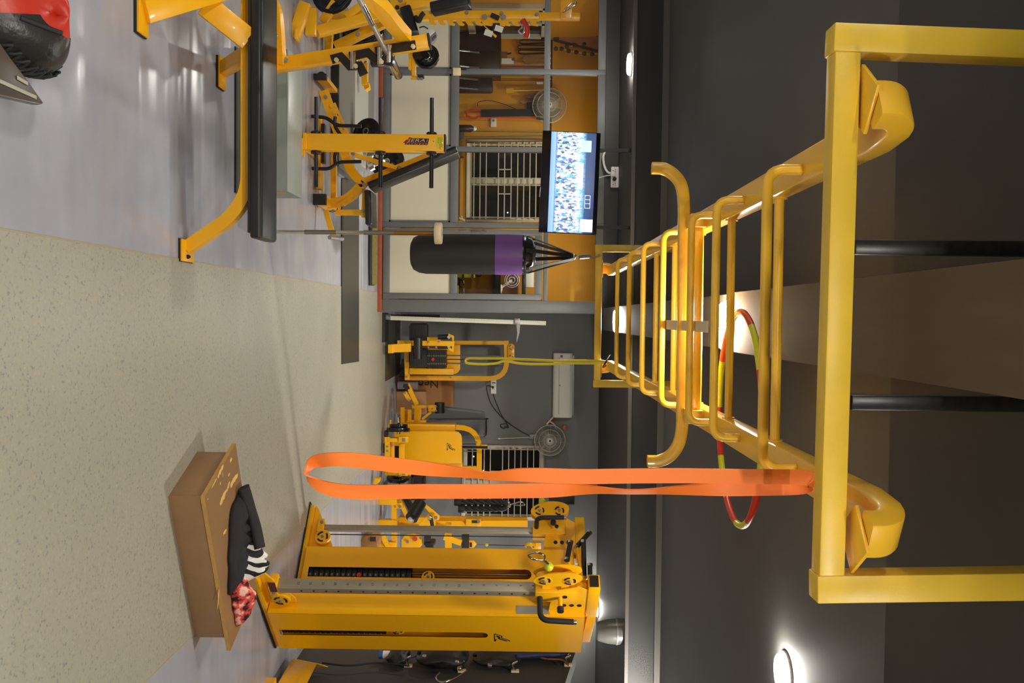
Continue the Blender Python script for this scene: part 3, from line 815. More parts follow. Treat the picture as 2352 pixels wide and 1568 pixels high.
# ------------------------------------------------------------------ cable machine (dual tower) on the right
def logo(parent, o, u, n, s, mt=INK, name='logo'):
    """angular emblem; o its lower end, u sideways, Z up, s height"""
    o, u, n = V(o), V(u), V(n)
    def P(a, b): return o + Z_ * (a * s) + u * (b * s)
    b = MB()
    def stroke(pts, w):
        for (p, q) in zip(pts[:-1], pts[1:]):
            b.bar(P(*p) + n * .001, P(*q) + n * .001, w * s, .0012, up=n)
    stroke([(.0, 1.0), (0, 0), (.5, .3), (.45, .55), (1.0, .85), (1.0, 1.0)], .06)
    stroke([(.0, 1.0), (.1, .75)], .08)
    b.poly3([P(*q) + n * .0005 for q in ((.12, .22), (.38, .38), (.34, .60), (.90, .95), (.78, .98), (.22, .66), (.26, .46), (.12, .38))], n * .0012)
    return b.build(name, mt, parent, 'dark angular emblem')
def pulley(parent, c, ax, r, up=Z_, name='pulley', cover=YEL):
    """pulley cover with three curved slots"""
    c, ax = V(c), V(ax).normalized(); a = ax.cross(Z_).normalized(); bb = ax.cross(a)
    o = MB().disc(c, ax, r, .04, 28).build(name, cover, parent, bevel=.004)
    sl = MB()
    for k in range(3):
        pts = [c + ax * .021 + (a * math.cos(t) + bb * math.sin(t)) * r * .62 for t in [k * 2.094 + j * .22 for j in range(7)]]
        for sgn in (1, -1):
            sl.sweep([p + ax * (-.042 if sgn < 0 else 0) for p in pts], rect(r * .22, .003), up=ax)
    sl.build('slot', INK, parent, kind='stuff')
    bolts(parent, [c + ax * .02, ], ax, .012)
    return o
TS = thing('cable_machine', 'tall yellow dual tower cable machine at the right, its towers splayed in a V', 'gym machine', (2.05, 6.15, 0))
STACK = mat('black weight stack', rgb(38, 36, 36), 0.5, noise_scale=30, noise_amt=0.2)
PLATE = MB().box((0, 0, 0), (.19, .05, .022)).build('weight_plate', STACK, TS, local=True, bevel=.003)
_first_plate = [PLATE]
def tower(corner, a, nrm, z0, z1, zs, shaft, near):
    """corner: front lower corner of the face that shows; a: along the tower to the wall; nrm: out of the showing face"""
    corner, a, nrm = V(corner), V(a).normalized(), V(nrm).normalized()
    L, T, w = .46, .17, .003
    def P(s, t, z): return corner + a * s - nrm * t + Z_ * z
    s0, s1 = shaft
    for t in (0, T):      # two sheet faces, each with its slot
        b = MB(); n_ = -nrm * (w if t == 0 else -w)
        if t == 0:
            def panel(x0, x1, y0, y1): b.poly3([P(x0, t, y0), P(x1, t, y0), P(x1, t, y1), P(x0, t, y1)], n_)
            panel(0, s0, z0, z1); panel(s1, L, z0, z1); panel(s0, s1, z0, zs[0]); 
            arc = [P((s0 + s1) / 2 + (s1 - s0) / 2 * math.cos(q), t, zs[1] - (s1 - s0) / 2 + (s1 - s0) / 2 * math.sin(q)) for q in [PI * k / 8 for k in range(9)]]
            b.poly3([P(s0, t, z1)] + list(reversed(arc)) + [P(s1, t, z1)], n_)
        else:
            b.poly3([P(0, t, z0), P(L, t, z0), P(L, t, z1), P(0, t, z1)], n_)
        b.build('side_panel', YEL, TS)
    b = MB(); b.poly3([P(0, 0, z0), P(0, T, z0), P(0, T, z1), P(0, 0, z1)], a * w); b.build('end_panel', YEL, TS)
    b = MB(); b.poly3([P(L, 0, z0), P(L, T, z0), P(L, T, z1), P(L, 0, z1)], -a * w); b.build('end_panel', YEL, TS)
    b = MB(); b.poly3([P(0, 0, z1), P(L, 0, z1), P(L, T, z1), P(0, T, z1)], -Z_ * w); b.build('top_panel', YEL, TS)
    # weight stack behind the slot, on two rods
    nst = 19; zz = z0 + .03; dz = (.72 if near else .80) / nst
    sc_ = (s0 + s1) / 2
    for k in range(nst):
        o = _first_plate.pop() if _first_plate else PLATE.copy()
        if o.name not in COL.objects: COL.objects.link(o)
        o.parent = TS
        c = P(sc_, .085, zz + dz * (k + .5)) - V(TS.location)
        o.location = c; o.rotation_euler = (0, 0, math.atan2(a.y, a.x)); o.scale = (.9, 1.6, dz / .024)
    mk = MB()
    for k in range(nst - 1):
        c = P(sc_, .0437, zz + dz * (k + .5)); mk.box(c, (.018, .0012, .012), Matrix.Rotation(math.atan2(a.y, a.x), 3, 'Z'))
    mk.build('stack_number', mat('stack label print', rgb(120, 118, 108), 0.5), TS, kind='stuff')
    if not near:
        c = P(sc_ + .01, .035, zz + dz * 9.5); MB().rod(c, c + nrm * .012, .017, 14).build('selector_pin', RED, TS, 'red selector pin')
    for q in (-.035, .035):
        MB().rod(P(sc_ + q, .085, zz + .75), P(sc_ + q, .085, z1 - .05), .007, 8).build('guide_rod', STEEL, TS)
    MB().rod(P(sc_, .085, zz + .8), P(sc_, .085, z1 - .05), .004, 6).build('stack_cable', BLK, TS)
    pulley(TS, P(sc_ + .015, .05, zz + .93 if not near else zz + .80), nrm, .05)
    # foot, guide rail and bracket in front of the tower
    mid = lambda s, z, off=0: P(s, T / 2 + off, z)
    MB().bar(mid(-.38, .022), mid(L + .05, .022), .10, .044, up=Z_).build('base_bar', YEL, TS, bevel=.004)
    MB().bar(mid(-.40, .006), mid(L + .05, .006), .12, .012, up=Z_).build('foot_rubber', BLK, TS)
    b = MB(); b.poly3([mid(-.40, .045, .006), mid(-.36, .075, .006), mid(-.05, .23, .006), mid(-.01, .23, .006), mid(0, .045, .006)], -nrm * -.012)
    b.build('foot_gusset', YEL, TS, bevel=.002)
    rs, hw = -.20, .075 if near else .052
    zt = z1 - .10
    MB().bar(mid(rs, .12), mid(rs, zt), hw, hw * .75, up=a).build('guide_rail', STEELP, TS, 'worn steel guide rail', bevel=.003)
    b = MB(); b.box(mid(rs, .12), (.11, .11, .05), Matrix.Rotation(math.atan2(a.y, a.x), 3, 'Z')); b.build('rail_clamp', YEL, TS, bevel=.004)
    bolts(TS, [mid(rs - .02, .13, -T * .35), ], nrm, .013)
    pulley(TS, mid(-.10, .15, -.03), nrm, .062)
    MB().rod(mid(-.145, .15), mid(-.145, zt - .05), .004, 6).build('cable', BLK, TS)
    # top bracket
    zb = z1 - .16
    b = MB(); b.poly3([mid(-.26, zb - .02, -.035), mid(-.30, zb + .10, -.035), mid(-.24, zb + .20, -.035), mid(.02, zb + .20, -.035), mid(.02, zb - .08, -.035), mid(-.10, zb - .07, -.035)], nrm * .008)
    b.poly3([mid(-.26, zb - .02, .035), mid(-.30, zb + .10, .035), mid(-.24, zb + .20, .035), mid(.02, zb + .20, .035), mid(.02, zb - .08, .035), mid(-.10, zb - .07, .035)], nrm * .008)
    b.build('top_bracket', YEL, TS, kind='stuff')
    hb = MB()
    for (s_, z_) in ((-.10, .02), (-.10, .07), (-.10, .12)):
        hb.disc(mid(s_ + .02, zb + z_, -.035) + nrm * .0085, nrm, .016, .002, 14)
    hb.build('bracket_hole', INK, TS, kind='stuff')
    pulley(TS, mid(-.20, zb + .12), nrm, .065)
    # carriage that slides on the rail: two pulleys side by side, ball stop and snap hook
    zc = zt - (.10 if near else .09)
    Rz = Matrix.Rotation(math.atan2(a.y, a.x), 3, 'Z')
    b = MB(); b.box(mid(rs, zc), (.11, .12, .26), Rz); b.build('carriage', YEL, TS, bevel=.005)
    ch = MB()
    for dz_ in (.06,): ch.disc(mid(rs - .01, zc + dz_, -.061), nrm, .016, .004, 16)
    ch.build('carriage_hole', INK, TS)
    out = -a
    side = nrm
    b = MB()
    for t_ in (-.025, .025):
        for dz_ in (-.06, .06):
            b.box(mid(rs, zc + dz_, t_) + out * .10, (.12, .012, .05), Rz)
    b.build('carriage_fork', YEL, TS, kind='stuff')
    pc = mid(rs, zc) + out * .17
    tp = MB()
    for t_ in (-.03, .03):
        pts = []
        for k in range(28):
            q = 2 * PI * k / 28
            pts.append(pc + side * t_ + Z_ * (.155 * math.cos(q) + .01) + out * (.075 * math.sin(q) + .015 * math.cos(q)))
        tp.poly3(pts, side * .008)
    tp.build('pulley_cheek', YEL, TS, kind='stuff')
    for dz_ in (-.075, .085):
        pulley(TS, pc + Z_ * dz_ - out * .01 + side * .0185, side, .055)
    ball_ = pc + out * .09 + Z_ * -.05
    MB().ball(ball_, .030, 16, 10).build('ball_stop', LIME, TS, 'lime ball stop')
    sh = ball_ + out * .02
    MB().rod(sh, sh + out * .05 - Z_ * .03, .007, 8).build('swivel', CHR, TS)
    k0 = sh + out * .05 - Z_ * .03
    MB().tube(curve([k0, k0 + out * .05 - Z_ * .0, k0 + out * .085 - Z_ * .05, k0 + out * .06 - Z_ * .10, k0 + out * .01 - Z_ * .07, k0], 4), .006, 8).build('snap_hook', CHR, TS)
    # black bent grip of the carriage and its pop pin
    g0 = mid(rs, zc - .10, -.06)
    MB().tube(bend([g0, g0 + nrm * .16, g0 + nrm * .17 + Z_ * .21], .06, 6), .018, 12).build('carriage_grip', BLK, TS, 'black bent grip')
    ge = g0 + nrm * .17 + Z_ * .21; MB().rod(ge, ge + Z_ * .018, .019, 12).build('grip_cap', CHR, TS)
    p0 = mid(rs, zc + .03, -.06); MB().rod(p0, p0 + nrm * .07, .014, 12).build('pop_pin', YEL, TS)
    MB().rod(p0 + nrm * .07, p0 + nrm * .10, .022, 14).build('pop_pin_knob', BLK, TS)
    return P, mid, rs, zt
c40, s40 = math.cos(math.radians(41)), math.sin(math.radians(41))
Pn, midn, rsn, ztn = tower((1.965, 5.66, 0), (c40, s40, 0), (s40, -c40, 0), .05, 2.14, (.09, 1.50), (.21, .283), True)
Pf, midf, rsf, ztf = tower((1.80, 6.72, 0), (c40, -s40, 0), (-s40, -c40, 0), .05, 2.13, (.09, 1.80), (.17, .25), False)
nn = V((s40, -c40, 0))
logo(TS, Pn(.22, -.0005, 1.545), V((c40, s40, 0)), nn, .10)
# height numbers stamped on the near rail, with the row of holes beside them
nm = MB(); hl = MB()
an = V((c40, s40, 0))
for i, n_ in enumerate(range(23, 3, -1)):
    z = .27 + i * (ztn - .52) / 19.0
    o = midn(rsn, z, -.0385 * 1.0)
    fr = midn(rsn, z) - an * .0285      # front of the rail
    nf_ = -an
    text(nm, str(n_), fr + nn * -.012, nn, Z_, .022)
    hl.disc(midn(rsn, z + .03) + nn * .0378, nn, .007, .002, 10)
nm.build('height_numbers', INK, TS, kind='stuff'); hl.build('rail_hole', INK, TS, kind='stuff')
lab = MB(); q = Pn(-.002, .05, 1.80); lab.box(q, (.002, .06, .22), Matrix.Rotation(math.radians(41), 3, 'Z')); lab.build('instruction_label', mat('foil label', rgb(170, 165, 150), 0.35, 0.4), TS)
# warning sticker at the foot of the near rail
q = midn(-.30, .14, -.075); MB().box(q, (.11, .002, .045), Matrix.Rotation(math.radians(41), 3, 'Z')).build('warning_sticker', mat('maroon sticker', rgb(96, 40, 24), .5, noise_scale=60, noise_amt=.6), TS)
# bridge between the towers with its row of chin-up grips
e0, e1 = Pn(.30, .085, 2.17), Pf(.30, .085, 2.17)
MB().bar(e0, e1, .08, .06).build('bridge_beam', YEL, TS, bevel=.004)
for P_, s_ in ((Pn, 1), (Pf, -1)):
    p, q = P_(-.05, .085, 2.20), P_(.42, .085, 2.17)
    MB().bar(p, q, .06, .06).build('top_arm', YEL, TS, bevel=.004)
    MB().rod(P_(-.02, .085, 2.06), P_(-.02, .085, 2.26), .001, 6).build('pin', STEEL, TS)
for P_, ln in ((Pn, .30), (Pf, .28)):
    p, q = P_(-.30, .085, 2.185), P_(.05, .085, 2.185); v = (q - p).normalized()
    MB().bar(p, q, .10, .075).build('top_beam', YEL, TS, bevel=.003)
    MB().bar(p - v * .002, p + v * .01, .082, .058).build('open_end', INK, TS, 'dark open tube end')
grips = [((1352, 1225), (1325, 1255)), ((1340, 1245), (1342, 1322)), ((1355, 1300), (1355, 1345)), ((1310, 1248), (1303, 1282)), ((1322, 1306), (1315, 1342))]
for i, (p, q) in enumerate(grips):
    d_ = 6.75 - i * .12
    P0, P1 = at(p[0], p[1], d_), at(q[0], q[1], d_ - .1)
    v = (P1 - P0).normalized()
    MB().rod(P0, P1, .019, 12).build('chin_up_grip', BLK, TS, 'black foam chin-up grip')
    MB().rod(P0 - v * .02, P0, .021, 12).build('grip_cap', CHR, TS); MB().rod(P1, P1 + v * .02, .021, 12).build('grip_cap', CHR, TS)
    tgt = V((e0.lerp(e1, .25 + .14 * i)))
    MB().tube([P1, P1.lerp(tgt, .5) + Z_ * .01, tgt], .014, 8).build('grip_arm', YEL, TS)
cf = pts = None

# ------------------------------------------------------------------ low wooden step box with clothes on it
WOODB = mat('brown melamine board', rgb(158, 122, 84), 0.45, noise_scale=5, noise_amt=0.16, stretch=(3, 3, 1))
def wood_top_mat():
    mt = mat('worn brown board top', rgb(152, 108, 66), 0.4)
    nt = mt.node_tree; b = nt.nodes['Principled BSDF']
    tc = nt.nodes.new('ShaderNodeTexCoord'); mp = nt.nodes.new('ShaderNodeMapping')
    mp.inputs['Rotation'].default_value = (0, 0, math.radians(-26)); mp.inputs['Scale'].default_value = (2.2, 9, 1); mp.inputs['Location'].default_value = (.35, .2, 0)
    n = nt.nodes.new('ShaderNodeTexNoise'); n.inputs['Scale'].default_value = 3.0; n.inputs['Detail'].default_value = 5; n.inputs['Roughness'].default_value = .6
    cr = nt.nodes.new('ShaderNodeValToRGB'); cr.color_ramp.elements[0].position = .73; cr.color_ramp.elements[1].position = .74
    cr.color_ramp.elements[0].color = rgb(150, 113, 75); cr.color_ramp.elements[1].color = rgb(228, 186, 112)
    nt.links.new(tc.outputs['Object'], mp.inputs[0]); nt.links.new(mp.outputs[0], n.inputs['Vector']); nt.links.new(n.outputs['Fac'], cr.inputs[0]); nt.links.new(cr.outputs[0], b.inputs['Base Color'])
    return mt
EDGEW = mat('raw board edge', rgb(206, 158, 86), 0.6, noise_scale=30, noise_amt=0.2)
A0, A1, A2 = V((.885, 4.17, 0)), V((1.70, 4.515, 0)), V((.70, 4.545, 0))
ux, uy = (A1 - A0).normalized(), None
uy = V((-ux.y, ux.x, 0)); LX, LY = (A1 - A0).length, .41
sb = thing('step_box', 'low brown wooden step box with an overhanging chipped lid, clothes lying on it', 'box', (A0 + (A1 - A0) / 2 + uy * LY / 2), math.atan2(ux.y, ux.x))
def bp_(s, t, z): return A0 + ux * s + uy * t + Z_ * z
def slab(s0, s1, t0, t1, z0, z1): return MB().poly3([bp_(s0, t0, z0), bp_(s1, t0, z0), bp_(s1, t1, z0), bp_(s0, t1, z0)], Z_ * (z1 - z0))
for n_, q in (('front_board', (0, LX, 0, .018)), ('back_board', (0, LX, LY - .018, LY)), ('side_board', (0, .018, .018, LY - .018)), ('side_board', (LX - .018, LX, .018, LY - .018))):
    slab(*q, 0, .165).build(n_, WOODB, sb, bevel=.002)
lid = slab(-.01, LX + .075, -.015, LY + .07, .165, .186).build('lid', [wood_top_mat(), EDGEW], sb, 'chipped lid with pale raw edges')
for p in lid.data.polygons:
    p.material_index = 0 if abs(p.normal.z) > .9 else 1

def cloth(name, label, outline, d0, h, mt, seed, ztop, cat='clothing', nu=36, nv=26, rough=.5):
    """crumpled garment lying on the lid; outline = (centre s, centre t, half s, half t, turn)"""
    cs, ct, hs, ht, turn = outline; ca, sa = math.cos(turn), math.sin(turn)
    b = MB()
    def f(u, v):
        q = 2 * PI * u; r = v
        wob = 1 + .16 * math.sin(3 * q + seed) + .08 * math.sin(7 * q + seed * 2)
        x, y = hs * r * wob * math.cos(q), ht * r * wob * math.sin(q)
        s, t = cs + x * ca - y * sa, ct + x * sa + y * ca
        nz = noise.noise(V((s * 9 + seed, t * 9, seed))) * .5 + abs(noise.noise(V((s * 16, t * 16 + seed, 3)))) * .6
        z = ztop + h * max(0, 1 - r ** 2.2) ** .75 * (.55 + rough * nz) + (.004 if r > .99 else .006)
        return bp_(s, t, max(ztop + .001, z))
    b.grid(f, nu, nv)
    o = single(name, b, mt, label, cat)
    md = o.modifiers.new('thickness', 'SOLIDIFY'); md.thickness = .003; md.offset = 1
    return o
BLKC = mat('black jersey', rgb(34, 33, 34), 0.85, noise_scale=40, noise_amt=0.2)
def zebra():
    mt = mat('black and white striped cloth', rgb(230, 228, 222), 0.7); nt = mt.node_tree; b = nt.nodes['Principled BSDF']
    w = nt.nodes.new('ShaderNodeTexWave'); w.inputs['Scale'].default_value = 5; w.inputs['Distortion'].default_value = 9; w.inputs['Detail'].default_value = 2; w.inputs['Detail Scale'].default_value = 1.2
    tc = nt.nodes.new('ShaderNodeTexCoord'); cr = nt.nodes.new('ShaderNodeValToRGB'); cr.color_ramp.interpolation = 'CONSTANT'
    cr.color_ramp.elements[0].color = rgb(22, 22, 24); cr.color_ramp.elements[1].position = .52; cr.color_ramp.elements[1].color = rgb(236, 233, 226)
    nt.links.new(tc.outputs['Object'], w.inputs['Vector']); nt.links.new(w.outputs['Fac'], cr.inputs[0]); nt.links.new(cr.outputs[0], b.inputs['Base Color']); return mt
def floral():
    mt = mat('red and black patterned cloth', rgb(200, 70, 60), 0.7); nt = mt.node_tree; b = nt.nodes['Principled BSDF']
    w = nt.nodes.new('ShaderNodeTexNoise'); w.inputs['Scale'].default_value = 26; w.inputs['Detail'].default_value = 2
    tc = nt.nodes.new('ShaderNodeTexCoord'); cr = nt.nodes.new('ShaderNodeValToRGB'); e = cr.color_ramp.elements
    e[0].position = .40; e[0].color = rgb(30, 22, 22); e[1].position = .62; e[1].color = rgb(240, 190, 170)
    q = e.new(.47); q.color = rgb(205, 60, 50); q = e.new(.56); q.color = rgb(225, 90, 76)
    nt.links.new(tc.outputs['Object'], w.inputs['Vector']); nt.links.new(w.outputs['Fac'], cr.inputs[0]); nt.links.new(cr.outputs[0], b.inputs['Base Color']); return mt
def st(x, y, z=.2):
    p = fl(x, y, z) - A0; return p.dot(ux), p.dot(uy)
BARE = mat('bare pale wood', rgb(226, 184, 110), .6, noise_scale=40, noise_amt=.15)
rnd = random.Random(3)
for (x0, y0, x1, y1, w) in ((486, 1120, 498, 1098, 3), (500, 1096, 513, 1068, 6), (528, 1060, 533, 1052, 5), (505, 1158, 520, 1126, 7), (520, 1128, 528, 1106, 5), (529, 1116, 546, 1088, 9), (524, 1093, 528, 1086, 3), (505, 1112, 507, 1108, 4), (513, 1226, 520, 1216, 5), (500, 1398, 503, 1352, 3), (476, 1148, 478, 1144, 2)):
    p, q = fl(x0, y0, .1864), fl(x1, y1, .1864); v = (q - p); L = v.length; v.normalize(); n_ = V((-v.y, v.x, 0)); ww = w * .0022; up_, dn = [], []
    for k in range(8):
        u = k / 7; e = ww * math.sin(PI * min(.95, max(.07, u))) ** .5
        up_.append(p + v * (L * u) + n_ * e * rnd.uniform(.5, 1.3)); dn.append(p + v * (L * u) - n_ * e * rnd.uniform(.5, 1.3))
    MB().poly3(up_ + list(reversed(dn)), (0, 0, .0006)).build('bare_patch', BARE, sb, 'pale bare patch worn in the lid')
cloth('jacket', 'black jacket dropped in a flat heap on the brown step box', (.44, .27, .25, .105, -.72), 0, .13, BLKC, 1.3, .187)
cloth('scarf', 'black and white striped cloth crumpled behind the black jacket on the box', (.60, .27, .13, .10, -.3), 0, .215, zebra(), 4.1, .187, rough=.9)
cloth('scarf', 'red and black patterned cloth bunched at the right end of the pile on the box', (.75, .17, .14, .085, -.2), 0, .13, floral(), 2.2, .187, rough=.9)
# sleeves of the jacket reaching left
sl = MB()
pr = [(math.cos(2 * PI * i / 12) * .055, math.sin(2 * PI * i / 12) * .026) for i in range(12)]
sl.sweep(curve([bp_(.235, .43, .214), bp_(.33, .40, .24), bp_(.42, .34, .28), bp_(.52, .28, .31)], 6), pr, up=Z_, smooth=True)
o = sl.build('sleeve', BLKC, bpy.data.objects['jacket'])
# ------------------------------------------------------------------ olympic flat bench, front left
ob = thing('weight_bench', 'yellow flat weight bench with a long black pad and a barbell rack', 'bench', (-1.0, 4.38, 0))
DBn = 4.385
MB().sweep([(-1.80, DBn, .398), (-.372, DBn, .398)], rrect(.27, .062, .022, 4), up=Z_, smooth=True).build('pad', VIN, ob, bevel=.012)
b = MB()
for yy in (DBn - .125, DBn + .125): b.tube([(-1.79, yy, .424), (-.385, yy, .424)], .004, 6)
b.build('seam_piping', VIN, ob, kind='stuff')
MB().box2((-1.80, DBn - .12, .355), (-.40, DBn + .12, .368)).build('pad_board', BLK, ob)
path = bend([V((-1.80, DBn, .322)), V((-.62, DBn, .322)), at(537, 497, DBn), V((-.33, DBn, .012))], .16, 8)
MB().sweep(path, rect(.062, .062), up=Y_).build('frame_tube', YEL, ob)
MB().box((-.315, DBn, .014), (.11, .16, .012)).build('foot_plate', YEL, ob, bevel=.004)
MB().box((-.315, DBn, .004), (.115, .17, .008)).build('foot_rubber', BLK, ob)
bolts(ob, [(-.285, DBn - .02, .02)], Z_, .011, INK)
# cross base: near and far legs, sole plates, column, racks
for (fx, fd, tx_, td, w) in ((-1.33, 3.86, -1.62, 4.28, .10), (-1.36, 4.88, -1.37, 4.50, .075)):
    MB().bar((fx, fd, .02), (tx_, td, .33), w, .06, up=Z_).build('base_leg', YEL, ob, bevel=.004)
    MB().box((fx + .02, fd, .018), (.17, .10, .014)).build('foot_plate', YEL, ob, bevel=.004)
    MB().box((fx + .02, fd, .006), (.175, .105, .012)).build('foot_rubber', BLK, ob)
MB().bar(at(470, 10, 4.2), at(572, 92, 4.30), .11, .07, up=Y_).build('seat_column', YEL, ob, bevel=.005)
u0, u1 = at(628, 152, 4.85), at(984, 96, 4.85)
MB().bar(u0, u1, .07, .07, up=Y_).build('upright', YEL, ob, bevel=.004)
v = (u1 - u0).normalized(); MB().bar(u1, u1 + v * .012, .072, .072, up=Y_).build('end_cap', BLK, ob)
MB().bar(at(630, 148, 4.85), at(572, 165, 4.60), .06, .06, up=Y_).build('lower_brace', YEL, ob, bevel=.004)
MB().sweep(bend([at(588, -60, 4.5), at(630, 10, 4.55), at(637, 60, 4.65), at(642, 140, 4.82)], .2, 6), rect(.06, .05), up=Y_).build('side_brace', YEL, ob)
MB().sweep(bend([at(930, 84, 4.80), at(900, 50, 4.55), at(870, 8, 4.3), at(800, -40, 4.1)], .2, 6), rect(.075, .06), up=X_).build('rack_arch', YEL, ob)
bolts(ob, [at(655, 138, 4.81), at(632, 82, 4.58)], -Y_, .016)
BRKT = mat('dark bracket steel', rgb(62, 52, 44), 0.35, 0.6)
for strip in ([(761, 137), (783, 130), (803, 152), (826, 150), (836, 172)], [(803, 130), (845, 121), (866, 140), (884, 138), (902, 142)], [(862, 119), (885, 115)], [(888, 113), (955, 103)]):
    MB().sweep([at(x, y, 4.79) for x, y in strip], rect(.05, .008), up=Y_).build('bar_catch', BRKT, ob, 'dark stepped bar catch')
for (x, y) in ((812, 137), (874, 127), (895, 122)):
    p = at(x, y, 4.80); MB().rod(p + V((-.04, 0, 0)), p + V((.055, 0, 0)), .020, 14).build('catch_pin', CHR, ob, 'chrome peg')
bolts(ob, [at(773, 138, 4.77), at(817, 152, 4.77), at(876, 142, 4.77), at(949, 107, 4.77)], -Y_, .013, IVORY)
# barbell lying across the catches
Bx = -1.437; zb_ = at(893, 140, 4.87).z
br = thing('barbell', 'steel olympic barbell resting on the flat bench catches', 'barbell', (Bx, 4.0, zb_))
MB().rod((Bx, 2.9, zb_), (Bx, 4.86, zb_), .0145, 14).build('shaft', mat('knurled steel', rgb(178, 172, 158), .45, .7), br)
MB().rod((Bx, 4.05, zb_), (Bx, 4.32, zb_), .0155, 14).build('grip_ring', CHR, br)
MB().lathe([(.02, 0), (.036, .004), (.036, .022), (.03, .03), (.025, .034)], (Bx, 4.85, zb_), (0, 1, 0), 20).build('collar', CHR, br)
MB().lathe([(.025, .03), (.025, .40), (.021, .41)], (Bx, 4.85, zb_), (0, 1, 0), 20).build('sleeve', CHR, br)

# ------------------------------------------------------------------ grey step platform behind the bench
SG = mat('grey laminate', rgb(140, 147, 142), 0.4, noise_scale=14, noise_amt=0.10, stretch=(.4, 3, 3))
x0, x1, y0, y1 = -1.56, -.728, 5.15, 5.47
gp = thing('step_platform', 'grey laminated step platform on a black rubber base behind the bench', 'platform', ((x0 + x1) / 2, (y0 + y1) / 2, 0))
MB().box2((x0, y0, .008), (x1, y0 + .02, .305)).build('front_panel', SG, gp)
MB().box2((x0, y1 - .02, .008), (x1, y1, .305)).build('back_panel', SG, gp)
MB().box2((x0, y0 + .02, .008), (x0 + .02, y1 - .02, .305)).build('end_panel', SG, gp)
MB().box2((x1 - .02, y0 + .02, .008), (x1, y1 - .02, .305)).build('end_panel', SG, gp)
MB().box2((x0, y0, .305), (x1, y1, .316)).build('top_panel', mat('pale grey laminate', rgb(164, 170, 160), .35, noise_scale=10, noise_amt=.08, stretch=(.4, 3, 3)), gp, 'paler top', bevel=.002)  # top panel given a paler tone than the side panels
MB().box2((x0 - .01, y0 - .012, 0), (x1 + .012, y1 + .01, .008)).build('rubber_base', BLK, gp, 'black rubber base')
MB().box2((x1, 5.17, .24), (x1 + .002, 5.235, .285)).build('sticker', mat('orange sticker', rgb(205, 140, 50), .5, noise_scale=90, noise_amt=.6), gp)

# ------------------------------------------------------------------ plate tree
PTd = 6.72
pt = thing('plate_tree', 'yellow weight plate tree with six empty black pegs and a maker sticker', 'plate rack', (at(694, 327, PTd).x, PTd, 0))
pa, pbb = at(693, 327.5, PTd), at(1020, 325, PTd); hx = .0635
px_ = (pa.x + pbb.x) / 2
MB().box2((px_ - hx, PTd, .03), (px_ + hx, PTd + .09, pbb.z)).build('post', YEL, pt, bevel=.004)
MB().box2((px_ - hx - .002, PTd - .002, pbb.z), (px_ + hx + .002, PTd + .092, pbb.z + .010)).build('end_cap', BLKP, pt)
MB().box2((px_ - hx, PTd - .02, .008), (px_ + hx, PTd + .50, .04)).build('base_bar', YEL, pt, bevel=.004)
MB().box2((px_ - .30, PTd + .42, .008), (px_ + .30, PTd + .50, .05)).build('base_bar', YEL, pt, bevel=.004)
MB().box2((px_ - .02, PTd - .03, 0), (px_ + .11, PTd + .05, .012)).build('foot_plate', YEL, pt, bevel=.003)
for x in (723, 872, 990):
    z = at(x, 327, PTd).z
    for s, L in ((-1, .265), (1, .255)):
        o = V((px_ + s * hx, PTd + .045, z))
        MB().rod(o + X_ * s * .0, o + X_ * s * (.022 + L), .0165, 14).build('peg', BLKP, pt, 'black plate peg')
        MB().lathe([(.030, 0), (.040, .003), (.042, .016), (.038, .022), (.018, .024)], o, (s, 0, 0), 20).build('peg_collar', BLKP, pt)
# maker sticker: letters read up the post
yq = PTd - .0006
def PS(a, b_): return V((px_ + b_, yq, a))     # a = height, b_ = sideways
zs0 = at(926, 325, PTd).z; L_ = at(986, 325, PTd).z - zs0
kx = L_ / 60.0
def sp(x, y): return V((px_ + (y - 327) * kx, yq, zs0 + (x - 926) * kx))
st_ = MB(); st_.poly3([sp(926, 327.5), sp(933, 321), sp(937, 321), sp(939, 315.5), sp(944, 315.5), sp(944, 317), sp(986, 318), sp(982, 332.5), sp(929, 332), sp(931, 328)], (0, -.0006, 0))
st_.build('sticker', mat('sticker black', rgb(48, 26, 20), .4), pt, 'black and red maker sticker reading JERAI FITNESS')
b = MB(); b.poly3([sp(926, 327.5), sp(933, 321), sp(937, 321), sp(939, 315.5), sp(944, 315.5), sp(939, 326), sp(984, 327.4), sp(983.5, 329), sp(929, 328.3)], (0, -.0012, 0)); b.build('sticker_red', mat('sticker red', rgb(170, 40, 22), .4), pt, 'red flash of the sticker')
b = MB(); PALE = mat('sticker lettering', rgb(205, 196, 160), .45)
text(b, 'JERA', sp(937, 325.6) + V((0, -.0013, 0)), Z_, -X_, 7.0 * kx * 1.4, shear=.25, space=1.05, fit=41 * kx)
text(b, 'i', sp(979, 325.5) + V((0, -.0013, 0)), Z_, -X_, 7.0 * kx * 1.35, shear=.25, fit=4 * kx)
text(b, 'F I T N E S S', sp(931, 331.6) + V((0, -.0013, 0)), Z_, -X_, 2.4 * kx * 1.4, shear=.2, fit=50 * kx)
b.build('sticker_lettering', PALE, pt, kind='stuff')
b = MB(); b.poly3([sp(1001, 313), sp(1016, 313), sp(1016, 338), sp(1001, 338)], (0, -.0006, 0)); b.build('sticker', mat('warning yellow', rgb(214, 208, 40), .5), pt, 'yellow warning sticker')
b = MB()
for i, s_ in enumerate(('KINDLY RETURN', 'BACK THE WEIGHTS', 'AFTER USE')):
    text(b, s_, sp(1014 - i * 4.2, 315) + V((0, -.0008, 0)), X_, Z_, 2.9 * kx)
b.build('sticker_lettering', INK, pt, kind='stuff')
MB().disc(sp(996, 324), (0, 1, 0), .004, .004, 10).build('rivet', RED, pt)

